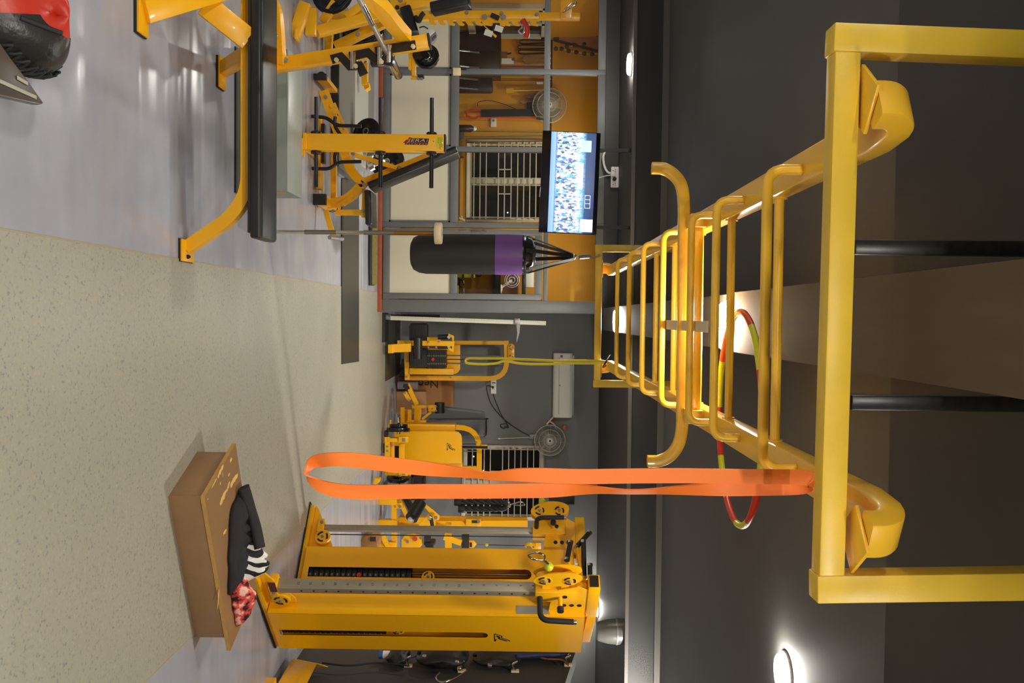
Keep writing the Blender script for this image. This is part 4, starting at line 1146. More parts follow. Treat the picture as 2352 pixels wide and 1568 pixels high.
# ------------------------------------------------------------------ adjustable bench behind the plate tree
ab = thing('adjustable_bench', 'yellow adjustable bench with black backrest raised, behind the plate tree', 'bench', (-1.5, 7.35, 0))
AD = 7.32
def sw(name, pts, w, h, mt=YEL, d=AD, par=ab, rad=.12, dd=0, **k):
    return MB().sweep(bend([at(x, y, d + dd) for x, y in pts], rad, 5), rect(w, h), up=Y_).build(name, mt, par, **k)
for (x, y0_, y1_) in ((741, 184, 213), (741, 453, 484)):
    a, c = at(728, y0_, AD - .06), at(756, y1_, AD + .2)
    MB().box2((a.x, AD - .22, .012), (c.x, AD + .22, .10)).build('foot_box', YEL, ab, bevel=.004)
    for yy in (AD - .225, AD + .225): MB().box2((a.x - .004, yy - .02, 0), (c.x + .004, yy + .02, .104)).build('foot_cap', BLK, ab)
sw('main_tube', [(744, 210), (786, 330), (806, 395), (838, 424)], .075, .06)
sw('main_tube', [(836, 418), (822, 437), (795, 460), (752, 470)], .075, .06)
sw('floor_rail', [(767, 345), (767, 470)], .045, .05, dd=.12)
def comb(pts, depth, n, w, d, flip=1, par=ab, name='notch_plate'):
    P0, P1 = at(*pts[0], d), at(*pts[1], d); t = (P1 - P0).normalized(); nrm = V((-t.z, 0, t.x)) * flip; L = (P1 - P0).length
    poly = [(0, 0)]; st_ = L / n
    for i in range(n):
        o = i * st_
        poly += [(o, depth), (o + st_ * .45, depth), (o + st_ * .50, depth * .75), (o + st_ * .45, depth * .35), (o + st_ * .78, depth * .35), (o + st_ * .95, depth * .7)]
    poly += [(L, 0)]
    return MB().prism(poly, P0, t, nrm, (0, w, 0)).build(name, YEL, par)
comb([(770, 235), (812, 330)], .055, 6, .006, AD - .04, -1)
comb([(770, 470), (812, 445)], .05, 3, .006, AD - .04, -1)
sw('back_frame', [(829, 421), (1015, 347)], .06, .05)
sw('back_strut', [(812, 355), (912, 386)], .035, .03, dd=-.05)
sw('seat_frame', [(840, 436), (838, 500)], .05, .06)
sw('seat_strut', [(772, 488), (832, 488)], .045, .04)
def pad(pts, w, t, par, d=AD, mt=VIN, name='pad'):
    P0, P1 = at(*pts[0], d), at(*pts[1], d)
    return MB().sweep([P0, P1], rrect(t, w, min(t, w) * .35, 3), up=Y_, smooth=True).build(name, mt, par, bevel=.012)
pad([(852, 432), (1052, 349)], .29, .062, ab, name='backrest')
pad([(851, 442), (853, 520)], .30, .055, ab, name='seat')
bolts(ab, [at(748, 223, AD - .04), at(836, 423, AD - .05), at(836, 438, AD - .05), at(918, 385, AD - .05), at(811, 353, AD - .08), at(835, 485, AD - .05), at(765, 485, AD - .05)], -Y_, .016)
sw('handle_arm', [(748, 482), (766, 546)], .045, .012, dd=-.1)
MB().rod(at(757, 545, AD - .2), at(786, 549, AD + .02), .018, 12).build('handle_bar', GALV, ab, 'grey transport handle')
MB().disc(at(739, 175, AD - .1), (0, 1, 0), .035, .03, 18).build('wheel', BLK, ab)

# ------------------------------------------------------------------ small black tube stand, dumbbells, loose plates behind the tree
ts = thing('tube_stand', 'low black tubular stand on the floor behind the plate tree', 'stand', (-1.45, 7.0, 0))
for pts in ([(716, 267), (752, 270), (772, 288), (830, 290)], [(717, 387), (758, 388), (777, 372), (830, 371)], [(770, 268), (768, 290), (790, 320)], [(770, 376), (768, 352), (790, 325)]):
    MB().tube(bend([at(x, y, 7.02) for x, y in pts], .07, 5), .0145, 10, up=Y_).build('tube', BLKP, ts)
MB().box2((at(740, 285, 7.02).x, 7.0, .08), (at(740, 375, 7.02).x, 7.06, .11)).build('cross_bar', BLKP, ts)
def plate(name, label, c, ax, r, t, mt=BLK, hole=True, group=None):
    o = thing(name, label, 'weight plate', V(c) - Z_ * r * 0.0, group=group)
    c, ax = V(c), V(ax).normalized()
    MB().lathe([(.026, -t / 2), (r * .35, -t / 2), (r * .38, -t / 4), (r * .80, -t / 4), (r * .84, -t / 2), (r * .97, -t / 2), (r, -t / 3), (r, t / 3), (r * .97, t / 2), (r * .84, t / 2), (r * .80, t / 4), (r * .38, t / 4), (r * .35, t / 2), (.026, t / 2)], c, ax, 36).build('disc', mt, o)
    MB().lathe([(.026, -t / 2), (.026, t / 2), (.034, t / 2 + .002), (.034, -t / 2 - .002), (.026, -t / 2)], c, ax, 20).build('bore_ring', CHR, o)
    if hole:
        a = ax.orthogonal().normalized(); b_ = ax.cross(a); h = MB()
        for k in range(3):
            q = [c + (a * math.cos(t_) + b_ * math.sin(t_)) * r * .6 for t_ in [k * 2.094 + .3 + j * .16 for j in range(6)]]
            h.sweep(q, rect(r * .2, t * .56), up=ax)
        h.build('grip_slot', mat('slot shadow black', rgb(12, 12, 12), .8), o, kind='stuff')
    return o
plate('weight_plate', 'black weight plate standing behind the incline backrest of the adjustable bench', at(890, 372, 9.35), (.25, 1, .1), .185, .04, mat('shiny black plate', rgb(26, 26, 27), .22))
plate('weight_plate', 'black weight plate standing behind the tree peg, left of the post', at(842, 303, 8.35), (.3, 1, .4), .14, .035, MATS['shiny black plate'])
def dumbbell(label, p, q, r):
    o = thing('dumbbell', label, 'dumbbell', (V(p) + V(q)) / 2)
    p, q = V(p), V(q); v = (q - p).normalized()
    MB().rod(p, q, .015, 12).build('handle', CHR, o)
    for e, s in ((p, 1), (q, -1)):
        MB().lathe([(r * .6, 0), (r, .015), (r, .07), (r * .6, .085)], e, v * s, 8, smooth=False).build('head', CHR, o, 'bright metal head')
    return o
dumbbell('chrome dumbbell leaning behind the plate tree post', at(840, 352, 8.95), at(882, 352, 8.95), .05)
dumbbell('chrome dumbbell standing behind the bench backrest', at(845, 388, 9.1), at(884, 368, 9.1), .04)

# ------------------------------------------------------------------ vertical chrome bar with two white discs
vb = at(625, 532, 5.8)
vt = thing('short_bar', 'short chrome bar with a white disc at each end, standing upright by the bench', 'bar', (vb.x, 5.8, 0))
z0, z1 = at(627, 533, 5.8).z, at(1007, 533, 5.8).z
MB().rod((vb.x, 5.8, 0.02), (vb.x, 5.8, z1 + .03), .0135, 14).build('rod', CHR, vt)
for a, c in ((700, 772), (836, 905)):
    MB().rod((vb.x, 5.8, at(a, 533, 5.8).z), (vb.x, 5.8, at(c, 533, 5.8).z), .0155, 14).build('knurled_grip', STEEL, vt)
MB().rod((vb.x, 5.8, at(905, 533, 5.8).z), (vb.x, 5.8, at(996, 533, 5.8).z), .0152, 14).build('brown_sleeve', mat('brown reflective steel', rgb(170, 120, 60), .3, .8), vt)
for z, h in ((z0 - .012, .03), (z1, .048)):
    MB().lathe([(.014, -h / 2), (.068, -h / 2), (.072, -h / 2 + .004), (.072, h / 2 - .004), (.068, h / 2), (.02, h / 2), (.016, h / 2 - .008), (.014, h / 2 - .008)], (vb.x, 5.8, z), Z_, 32).build('disc', IVORY, vt)
MB().lathe([(.075, .0), (.075, .006), (.02, .012), (.014, .03)], (vb.x, 5.8, 0), Z_, 28).build('base', IVORY, vt)

# ------------------------------------------------------------------ lifting platform and mats on the floor at left
GMAT = mat('grey rubber tile', rgb(118, 116, 108), 0.5, noise_scale=30, noise_amt=0.08)
lp = thing('lifting_platform', 'low grey lifting platform with a pale centre and black edge, behind the adjustable bench', 'platform', (-2.3, 8.3, 0))
XA, XB = at(790, 100, 8.2).x - .3, at(790, 402, 8.2).x
def dfl(x): return 3400.0 / (1202.0 - x)
MB().box2((XA, dfl(763), 0), (XB, dfl(800), .07)).build('mat', GMAT, lp, 'grey rubber mat')
MB().box2((XA, dfl(763) - .02, 0), (XB, dfl(763), .068)).build('black_edge', BLK, lp)
MB().box2((XA, dfl(800) - .0, 0), (XB - .2, dfl(832), .072)).build('pale_board', mat('pale board', rgb(172, 172, 162), .45), lp, 'pale board')
MB().box2((XA, dfl(832), 0), (XB - .3, dfl(846), .07)).build('mat', GMAT, lp, 'grey rubber mat')
bm_ = single('rubber_mat', MB().poly3([fl(783, 410), fl(783, 836), fl(822, 830), fl(822, 410)], (0, 0, .012)), mat('ribbed black rubber', rgb(62, 60, 54), .38, noise_scale=3, noise_amt=.3, bump=.1, bump_scale=300, stretch=(1, 12, 1)), 'long black rubber mat lying across both floor sheets', 'mat')
b = MB()
dm = at(858, 590, 9.85)
MATG = mat('olive bristle mat', rgb(128, 116, 60), .95, noise_scale=70, noise_amt=.5, bump=.8, bump_scale=160)
b.grid(lambda u, v: (at(858, 500 + 155 * u, 9.9).x, 9.72 + .26 * v, .012 + .05 * math.sin(v * PI) ** .6 * (.8 + .4 * noise.noise(V((u * 14, v * 5, 2)))) if 0 < u < 1 else .004), 40, 10)
o = single('door_mat', b, MATG, 'olive bristly mat humped on the floor in front of the office door', 'mat')
md = o.modifiers.new('thickness', 'SOLIDIFY'); md.thickness = .006; md.offset = 1
single('rubber_edging', MB().sweep(curve([V((at(858, 500, 9.7).x, 9.68, .018)), V((at(858, 580, 9.7).x, 9.66, .02)), V((at(858, 655, 9.7).x, 9.70, .016))], 6), rrect(.07, .035, .012, 2), smooth=True), BLK, 'black rubber edging in front of the olive mat', 'edging')

# ------------------------------------------------------------------ lever machine and rack at far left
lm = thing('lever_machine', 'big yellow plate loaded lever machine at the left, cropped by the picture edge', 'gym machine', (-2.5, 7.0, 0))
def lbar(name, p, q, d0, d1, w, h, mt=YEL, par=lm):
    return MB().bar(at(*p, d0), at(*q, d1), w, h, up=Y_).build(name, mt, par, bevel=.004)
lbar('foot_bar', (676, 86), (702, 8), 6.45, 6.45, .08, .07)
lbar('foot_bar', (714, 82), (716, 20), 6.8, 6.8, .08, .05)
MB().box(at(683, 82, 6.42), (.07, .1, .02)).build('foot_plate', YEL, lm, bevel=.004)
lbar('diagonal_bar', (728, 74), (884, 32), 6.9, 7.1, .08, .07)
lbar('diagonal_bar', (770, 108), (888, 50), 7.3, 7.3, .075, .06)
lbar('diagonal_bar', (742, 52), (772, 6), 7.0, 7.0, .07, .06)
lbar('diagonal_bar', (795, 40), (830, 14), 7.0, 7.0, .06, .05)
lbar('column', (752, 150), (758, 60), 7.4, 7.4, .06, .06)
b = MB(); b.poly3([at(x, y, 7.05) for x, y in ((868, -20), (938, -20), (928, 35), (940, 84), (918, 84), (905, 50), (880, 12))], (0, .012, 0)); b.build('gusset_plate', YEL, lm, bevel=.002)
bolts(lm, [at(x, y, 7.045) for x, y in ((892, 6), (920, 0), (918, 30), (912, 43), (686, 23), (822, 79))], -Y_, .02)
b = MB()
for x, y in ((912, 17), (893, 22)): b.disc(at(x, y, 7.047), Y_, .018, .004, 14)
b.build('bolt_hole', INK, lm, kind='stuff')
lbar('upper_bar', (936, 16), (995, 0), 7.0, 7.0, .08, .07)
MB().sweep([at(932, 20, 7.0), at(950, 80, 6.95)], rrect(.09, .10, .02, 3), up=Y_, smooth=True).build('pad', VIN, lm, bevel=.01)
MB().sweep([at(992, 22, 6.6), at(1078, 3, 6.55)], rrect(.085, .12, .02, 3), up=Y_, smooth=True).build('pad', VIN, lm, bevel=.01)
MB().tube(curve([at(955, 40, 6.95), at(962, 48, 6.9), at(968, 36, 6.9), at(974, 30, 6.9)], 5), .02, 8).build('hose', BLK, lm)
plate('weight_plate', 'big black weight plate on the lever machine, at the picture edge', at(765, -14, 7.0), (.2, 1, .2), .17, .04, MATS['shiny black plate'])
plate('weight_plate', 'black weight plate low behind the barbell of the flat bench', at(835, 72, 7.9), (.6, 1, .1), .19, .05, MATS['shiny black plate'])
plate('weight_plate', 'glossy black weight plate hanging below the silver meter on the yellow arm', at(980, 130, 7.3), (.1, 1, 0), .105, .04, MATS['shiny black plate'])
# arm with the round plate and a bracket
am = thing('plate_stand', 'yellow bracket stand holding a round black plate, beyond the barbell end', 'stand', at(945, 140, 7.35))
MB().poly3([at(x, y, 7.3) for x, y in ((938, 112), (946, 110), (946, 158), (942, 162), (938, 158))], (0, .02, 0)).build('bracket', YEL, am)
MB().bar(at(951, 112, 7.32), at(951, 180, 7.32), .035, .05, up=Y_).build('upright', YEL, am, bevel=.003)
MB().bar(at(944, 179, 7.32), at(972, 179, 7.32), .02, .05, up=Y_).build('stop_plate', YEL, am)
MB().box(at(967, 176, 7.30), (.02, .06, .05)).build('rubber_buffer', BLK, am)
MB().rod(at(957, 128, 7.3), at(974, 122, 7.24), .045, 16).build('roller', VIN, am)
bolts(am, [at(934, 116, 7.29), at(942, 117, 7.29), at(961, 181, 7.29), at(968, 181, 7.29)], -Y_, .012)
mt_ = thing('digital_meter', 'small silver digital meter with a blue display clipped at the bench upright top', 'meter', at(992, 86, 7.0))
MB().poly3([at(x, y, 7.0) for x, y in ((986, 86), (1000, 71), (1005, 84), (992, 99))], (0, .05, 0)).build('case', GALV, mt_, bevel=.006)
MB().poly3([at(x, y, 6.994) for x, y in ((991, 88), (1000, 79), (1003, 85), (994, 94))], (0, .004, 0)).build('display', mat('blue display', rgb(80, 84, 130), .3), mt_)
MB().box(at(996, 89, 6.992), (.01, .004, .01)).build('digit', RED, mt_)
MB().poly3([at(x, y, 7.03) for x, y in ((979, 72), (992, 63), (998, 70), (984, 80))], (0, .05, 0)).build('back_shell', WHT, mt_, bevel=.006)
single('power_cable', MB().tube(curve([at(963, 64, 7.02), at(973, 61, 7.02), at(983, 66, 7.02)], 5), .005, 6), BLK, 'short dark lead to the silver digital meter', 'cable')
# floor plates behind: roller foot pieces
fp = thing('angled_stand', 'yellow slanted floor stand with a black block, on the floor left of the adjustable bench', 'rack foot', at(820, 170, 8.6))
MB().bar(at(838, 146, 8.6), at(838, 196, 8.6), .06, .05, up=Y_).build('foot_tube', YEL, fp, bevel=.004)
MB().poly3([at(x, y, 8.58) for x, y in ((834, 195), (846, 188), (848, 200), (838, 206))], (0, .1, 0)).build('foot_plate', YEL, fp)
MB().sweep([at(852, 140, 8.7), at(878, 140, 8.7)], rrect(.11, .11, .03, 3), up=Y_, smooth=True).build('black_block', BLK, fp, bevel=.01)
single('resistance_band', MB().sweep(curve([at(826, 140, 8.72), at(832, 150, 8.8), at(837, 146, 8.9), at(840, 140, 8.98)], 5), rect(.03, .006), up=Y_), RED, 'red strap crumpled under the barbell rack', 'strap')

rk = thing('power_rack', 'yellow rack column with a row of hook notches, left of the office posts', 'rack', (at(1100, 35, 7.6).x, 7.6, 0))
RD = 7.6
MB().bar(at(690, 38, RD), at(1238, 36, RD), .075, .06, up=Y_).build('column', YEL, rk, bevel=.003)
MB().bar(at(1238, 38, RD), at(1332, 39, RD), .055, .06, up=Y_).build('column_top', YEL, rk, bevel=.003)
P0, P1 = at(985, 41, RD - .034), at(1240, 43, RD - .034); t = (P1 - P0).normalized(); nr = V((t.z, 0, -t.x)); L = (P1 - P0).length
poly = [(0, 0)]; n = 12; s_ = L / n
for i in range(n):
    o = i * s_; poly += [(o, .035), (o + .25 * s_, .058), (o + .78 * s_, .064), (o + .86 * s_, .050), (o + .62 * s_, .040), (o + .62 * s_, .022), (o + .96 * s_, .018)]
poly += [(L, 0)]
MB().prism(poly, P0, t, nr, (0, .008, 0)).build('hook_plate', YEL, rk, 'row of cut hooks')
bolts(rk, [at(x, y, RD - .035) for x, y in ((992, 28), (1072, 29), (1152, 31), (1233, 33))], -Y_, .017)
b = MB(); b.poly3([at(x, y, RD - .05) for x, y in ((1108, 34), (1118, 36), (1160, 36), (1160, 60), (1122, 52), (1112, 58), (1141, 82), (1138, 86), (1108, 55))], (0, .012, 0)); b.build('spotter_bracket', YEL, rk)
bolts(rk, [at(1114, 39, RD - .06), at(1157, 40, RD - .06)], -Y_, .024)
MB().rod(at(1128, 34, RD - .07), at(1146, 42, RD - .07), .02, 10).build('pop_grip', BLK, rk)
MB().bar(at(1302, -40, RD - .02), at(1300, 45, RD - .02), .10, .06, up=Y_).build('top_bar', YEL, rk, bevel=.004)
MB().box(at(1140, 62, RD - .06), (.06, .02, .06)).build('rubber_pad', BLK, rk)
MB().tube(curve([at(1292, 28, RD - .06), at(1305, 20, RD - .08), at(1322, 10, RD - .08), at(1320, 4, RD - .08), at(1305, 14, RD - .08), at(1296, 25, RD - .08)], 5), .007, 8).build('carabiner', CHR, rk)
single('snap_clip', MB().tube(curve([at(1204, 44, 7.55), at(1200, 62, 7.53), at(1192, 72, 7.53), at(1202, 78, 7.53), at(1206, 60, 7.53)], 5), .010, 8), CHR, 'steel clip hanging beside the rack hooks', 'clip')
single('spring_grip', MB().tube(curve([at(1200, 46, 7.54), at(1209, 62, 7.54), at(1210, 76, 7.54), at(1208, 86, 7.54)], 5), .026, 10), RED, 'red curved grip hanging beside the rack hooks', 'grip')
for q, (x, y) in enumerate(((1122, 76), (1146, 66))):
    p = at(x, y, 7.5)
    single('price_tag', MB().box(p, (.05, .003, .07), Matrix.Rotation(.3, 3, 'Y')), WHT, ('white paper tag low on the rack bracket', 'white paper tag by the rack bracket pin')[q], 'tag')

# ------------------------------------------------------------------ glove and pad, bottom left corner of the picture
gl = thing('boxing_glove', 'red boxing glove with black laced palm on the floor at the picture corner', 'glove', (-1.02, 2.98, 0))
gc = V((-.90, 2.66, 0))
def gshape(u, v, k=1.0):
    q = 2 * PI * u; ph = -PI / 2 + PI * v
    x, y, z = .16 * math.cos(ph) * math.cos(q), .19 * math.cos(ph) * math.sin(q), .15 * math.sin(ph)
    n_ = 1 + .10 * math.sin(2 * q) * math.cos(ph) + .05 * noise.noise(V((x * 9, y * 9, z * 9)))
    z += .02 * math.cos(q * 2)
    return gc + V((x * n_ * k, y * n_ * k, max(-.145, z * n_ * k) + .147))
GLR = mat('red glove leather', rgb(190, 50, 32), .4, noise_scale=12, noise_amt=.15, bump=.1, bump_scale=60)
GLB = mat('black glove leather', rgb(44, 42, 40), .35, noise_scale=14, noise_amt=.3, bump=.25, bump_scale=40)
b = MB(); b.grid(gshape, 40, 22); b.build('shell', GLR, gl)
b = MB()
def palm(u, v):
    q = math.radians(-75 + 200 * u); w = .16 + .52 * v + .10 * math.sin(u * PI) * 0
    return gshape(q / (2 * PI), .12 + .78 * v, 1.012)
b.grid(lambda u, v: palm(u * .8 + .02, v * .92 + .04), 26, 16); b.build('palm', GLB, gl, 'black palm panel')
lc = MB()
for i in range(9):
    t = i / 8
    a, c = palm(.18 + t * .45, .44 + .05 * math.sin(i)), palm(.20 + t * .45, .62)
    e = palm(.24 + t * .45, .44)
    up_ = (a - gc).normalized() * .012
    lc.tube([a + up_, (a + c) / 2 + up_ * 1.6, c + up_], .005, 6); lc.tube([c + up_, (c + e) / 2 + up_ * 1.7, e + up_], .005, 6)
lc.build('lace', BLK, gl, kind='stuff')
MB().tube(curve([palm(.05, .8), palm(.15, .92), palm(.3, .97)], 5), .008, 8).build('cuff_trim', BLK, gl)
# brown glossy striking pad lying in front of the glove
fpd = thing('focus_pad', 'brown glossy pad with pale lettering, tip pointing right, in front of the glove', 'pad', fl(30, 190))
PADM = mat('brown glossy pad', rgb(72, 60, 48), .35, noise_scale=9, noise_amt=.2)
pz = .30
out = [fl(-160, 60, pz), fl(-4, 90, pz), fl(22, 128, pz), fl(62, 180, pz), fl(103, 238, pz), fl(92, 241, pz), fl(0, 221, pz), fl(-160, 190, pz)]
MB().poly3(out, (0, 0, -.03)).build('board', PADM, fpd, bevel=.006)
MB().box2((out[0].x + .02, out[0].y, 0), (out[-2].x - .02, out[4].y - .12, pz - .03)).build('stand', PADM, fpd)
b = MB(); PL = mat('pale pad lettering', rgb(170, 166, 150), .5)
p, q = fl(-20, 178, pz), fl(82, 224, pz); b.bar(p + Z_ * .002, q + Z_ * .002, .010, .002, up=Z_)
p, q = fl(38, 178, pz), fl(62, 192, pz); b.bar(p + Z_ * .002, q + Z_ * .002, .010, .002, up=Z_)
b.build('stripe', PL, fpd, kind='stuff')

# ------------------------------------------------------------------ back of the gym
def pbox(x0, x1, y0, y1, d, depth):
    """box whose front face fills the given picture rectangle at depth d"""
    a, c = at(x0, (y0 + y1) / 2, d), at(x1, (y0 + y1) / 2, d); l, r = at((x0 + x1) / 2, y0, d), at((x0 + x1) / 2, y1, d)
    return (V((l.x, d, a.z)), V((r.x, d + depth, c.z)))
def PB(name, mt, par, x0, x1, y0, y1, d, depth, bevel=.004, **k):
    return MB().box2(*pbox(x0, x1, y0, y1, d, depth)).build(name, mt, par, bevel=bevel, **k)
def tubeP(name, mt, par, pts, d, w, h=None, rad=.1, dd=0, **k):
    P = [at(p[0], p[1], p[2] if len(p) > 2 else d + dd) for p in pts]
    P = bend(P, rad, 6) if len(P) > 2 else P
    if h is None: return MB().sweep(P, circ(w, 12), up=Y_, smooth=True).build(name, mt, par, **k)
    return MB().sweep(P, rect(w, h), up=Y_).build(name, mt, par, **k)
# height rod on its scale
hr = thing('height_scale', 'black weighing scale with a tall cream height rod, beside the office corner post', 'scale', (at(873, 750, 10.6).x, 10.6, 0))
PB('scale_base', BLK, hr, 872, 884, 718, 786, 10.62, .30, .01)
tubeP('rod_holder', GALV, hr, [(884, 727), (897, 729)], 10.72, .035)
p0, p1 = at(897, 730, 10.72), at(1254, 742, 10.72)
MB().bar(p0, p1, .052, .02, up=Y_).build('height_rod', mat('cream enamel', rgb(226, 222, 200), .45), hr, 'cream graduated rod', bevel=.002)
b = MB(); v = (p1 - p0).normalized(); L = (p1 - p0).length; sd = v.cross(Y_)
for i in range(1, 95):
    q = p0 + v * (L * (.06 + .92 * i / 96)) - Y_ * .0105
    ln = .020 if i % 5 == 0 else .012
    b.bar(q + sd * (.002), q + sd * (.002 + ln), .002, .001, up=Y_)
b.build('graduation', mat('scale ink', rgb(120, 112, 90), .6), hr, kind='stuff')
q = at(1188, 738, 10.70); MB().box(q, (.075, .05, .07)).build('slider', GALV, hr, bevel=.005)
MB().box(q - Y_ * .026, (.03, .004, .05)).build('slider_window', mat('red marked window', rgb(214, 190, 180), .4), hr)
MB().poly3([at(x, y, 10.69) for x, y in ((1186, 745), (1195, 745), (1193, 765), (1187, 785), (1186, 786), (1188, 764))], (0, .05, 0)).build('head_stop', GALV, hr, 'grey head stop blade')
single('rubber_mat', MB().poly3([fl(884, 722), fl(884, 875), fl(917, 856), fl(917, 722)], (0, 0, .015)), MATS['ribbed black rubber'], 'square black rubber mat under the weight stack machine', 'mat')
single('leaning_board', MB().box2(*pbox(919, 1010, 722, 735, 12.3, .03)), BLK, 'narrow black board leaning in the corner behind the height rod', 'board')

# weight stack machine with leg rollers
ma = thing('weight_machine', 'yellow weight stack machine with black leg rollers against the back wall', 'gym machine', at(925, 825, 11.6))
dA = 11.6
tubeP('frame_tube', YEL, ma, [(930, 867), (1165, 869), (1163, 782)], dA + .15, .065, .065, .32)
tubeP('frame_tube', YEL, ma, [(925, 786), (1165, 787)], dA + .15, .05, .05)
tubeP('base_tube', YEL, ma, [(934, 800), (936, 872)], dA - .05, .06, .06)
MB().poly3([at(x, y, dA) for x, y in ((938, 800), (938, 858), (1046, 858), (1052, 855), (1057, 848), (1057, 792), (1040, 792), (1040, 800))], (0, .02, 0)).build('shroud', YEL, ma, bevel=.003)
PB('shroud_side', YEL, ma, 940, 1042, 846, 860, dA - .1, .1)
RIB = mat('ribbed black plastic', rgb(46, 45, 44), .5)
for (x0, x1, y0, y1) in ((940, 981, 742, 785), (940, 981, 800, 843)):
    o = PB('stack_guard', RIB, ma, x0, x1, y0, y1, dA - .22, .2, .03)
    b = MB(); a, c = pbox(x0 + 3, x1 - 3, y0, y1, dA - .22, 0)
    for i in range(10):
        z = a.z + (c.z - a.z) * i / 9; b.box2((a.x + .01, a.y - .006, z - .006), (c.x - .01, a.y, z + .006))
    b.build('rib', RIB, o, kind='stuff')
nW = 11
for i in range(nW):
    x = 981 + i * 4.0
    PB('weight_plate', STACK, ma, x, x + 3.7, 804, 845, dA - .14, .14, .002)
b = MB()
for i in range(nW):
    for y, cc in ((817, 0), (835, 1)):
        b.box(at(983 + i * 4.0, y, dA - .142), (.016, .002, .010))
b.build('stack_number', mat('green and pale print', rgb(150, 160, 90), .5), ma, kind='stuff')
q = at(995, 825, dA - .15); MB().rod(q - Y_ * .02, q, .022, 12).build('selector_pin', RED, ma, 'red selector pin')
for y in (816, 834):
    tubeP('guide_rod', STEEL, ma, [(1020, y), (1158, y + 2)], dA, .009)
    q = at(1026, y, dA - .02); MB().box(q, (.03, .03, .03)).build('rod_bumper', RED, ma)
tubeP('stack_cable', BLK, ma, [(1025, 825), (1160, 826)], dA, .006)
b = MB(); pl = [(1166, 795), (1169, 790), (1176, 788), (1182, 793), (1182, 822), (1178, 828), (1170, 828), (1166, 822)]
b.poly3([at(x, y, dA + .08) for x, y in pl], (0, .06, 0)).build('pulley_housing', YEL, ma, bevel=.004)
for y in (797, 820): pulley(ma, at(1174, y, dA + .075), -Y_, .042)
tubeP('seat_column', YEL, ma, [(914, 787), (1044, 789)], dA - .75, .06, .08)
tubeP('front_foot', YEL, ma, [(893, 800), (944, 798)], dA - .95, .10, .06)
PB('foot_plate', YEL, ma, 891, 903, 791, 811, dA - 1.0, .12)
MB().rod(at(960, 776, dA - .95), at(960, 824, dA - .95), .055, 18).build('leg_roller', VIN, ma, 'black foam leg roller')
for (x, y0, y1) in ((1040, 771, 803),):
    tubeP('handle_bar', YEL, ma, [(x, y0), (x, y1)], dA - .7, .016)
for (a, c) in (((1040, 773), (1029, 768)), ((1042, 806), (1027, 798))): tubeP('handle_arm', YEL, ma, [a, c], dA - .72, .03, .012)
for y in (774, 796): MB().rod(at(1006, y, dA - .72), at(1030, y - 1, dA - .72), .032, 12).build('grip', BLK, ma, 'black grip'); bolts(ma, [at(1031, y, dA - .76)], -Y_, .022, CHR)
PB('side_plate', YEL, ma, 981, 1012, 774, 784, dA - .6, .03)
bolts(ma, [at(x, y, dA - .80) for x, y in ((968, 797), (984, 785), (984, 797), (1002, 797), (1008, 784))], -Y_, .014)
bolts(ma, [at(935, 831, dA - .09), at(934, 865, dA - .09), at(1035, 866, dA + .11)], -Y_, .014)

# cartons and the little yellow rig
cb_ = thing('cardboard_box', 'large brown cardboard box with black lettering against the back wall', 'box', at(938, 900, 12.15))
PB('carton', CARD, cb_, 915, 1041, 866, 933, 12.12, .22, .004)
b = MB()
q = at(1008, 872.5, 12.118)
text(b, 'Neo', q, -Z_, X_, .165)
b.build('carton_lettering', mat('black carton print', rgb(54, 36, 24), .8), cb_, kind='stuff')
single('cardboard_box', MB().box2(*pbox(910.5, 978, 899, 951, 11.9, .18)), mat('pale cardboard', rgb(176, 134, 88), .85, noise_scale=8, noise_amt=.1), 'smaller pale cardboard carton in front of the lettered box', 'box', bevel=.004)
single('foam_roll', MB().rod(at(914, 884, 11.85), at(960, 885, 11.85), .055, 20), mat('grey lavender foam', rgb(140, 138, 142), .6), 'short grey foam roll standing behind the yellow rig arm', 'roll')
yr = thing('pad_rig', 'small yellow rig with a black roller pad, left of the big shield machine', 'gym machine', at(925, 930, 11.3)); dR = 11.3
tubeP('swing_arm', YEL, yr, [(936, 881), (958, 929)], dR, .055, .06)
tubeP('link_bar', YEL, yr, [(929, 900), (941, 919)], dR - .1, .05, .02)
bolts(yr, [at(930, 902, dR - .12), at(939, 919, dR - .12)], -Y_, .016)
MB().box(at(932, 886, dR - .06), (.05, .05, .06)).build('black_cap', BLK, yr); MB().rod(at(930, 893, dR - .05), at(940, 890, dR - .05), .02, 10).build('knob', BLK, yr)
b = MB(); b.poly3([at(x, y, dR) for x, y in ((946, 929), (985, 931), (985, 937), (967, 937), (967, 955), (964, 973), (950, 973), (951, 955), (952, 938), (946, 937))], (0, .07, 0)); b.build('bracket', YEL, yr, bevel=.004)
PB('head_plate', YEL, yr, 983, 1007, 930, 945, dR - .05, .06, .008)
bolts(yr, [at(1002, 933, dR - .06), at(993, 938, dR - .06), at(1002, 943, dR - .06)], -Y_, .012)
MB().rod(at(1010, 924, dR), at(1010, 948, dR), .065, 20).build('roller_pad', VIN, yr, 'black roller pad')
tubeP('base_bar', YEL, yr, [(925, 935), (925, 972)], dR, .05, .05); tubeP('base_bar', YEL, yr, [(941, 940), (941, 975)], dR + .05, .05, .05)
tubeP('prop', YEL, yr, [(970, 962), (990, 946)], dR, .03, .03); PB('bottom_plate', YEL, yr, 934, 978, 965, 974, dR, .10)
PB('upright_foot', YEL, yr, 923, 936, 940, 972, dR + .1, .05)

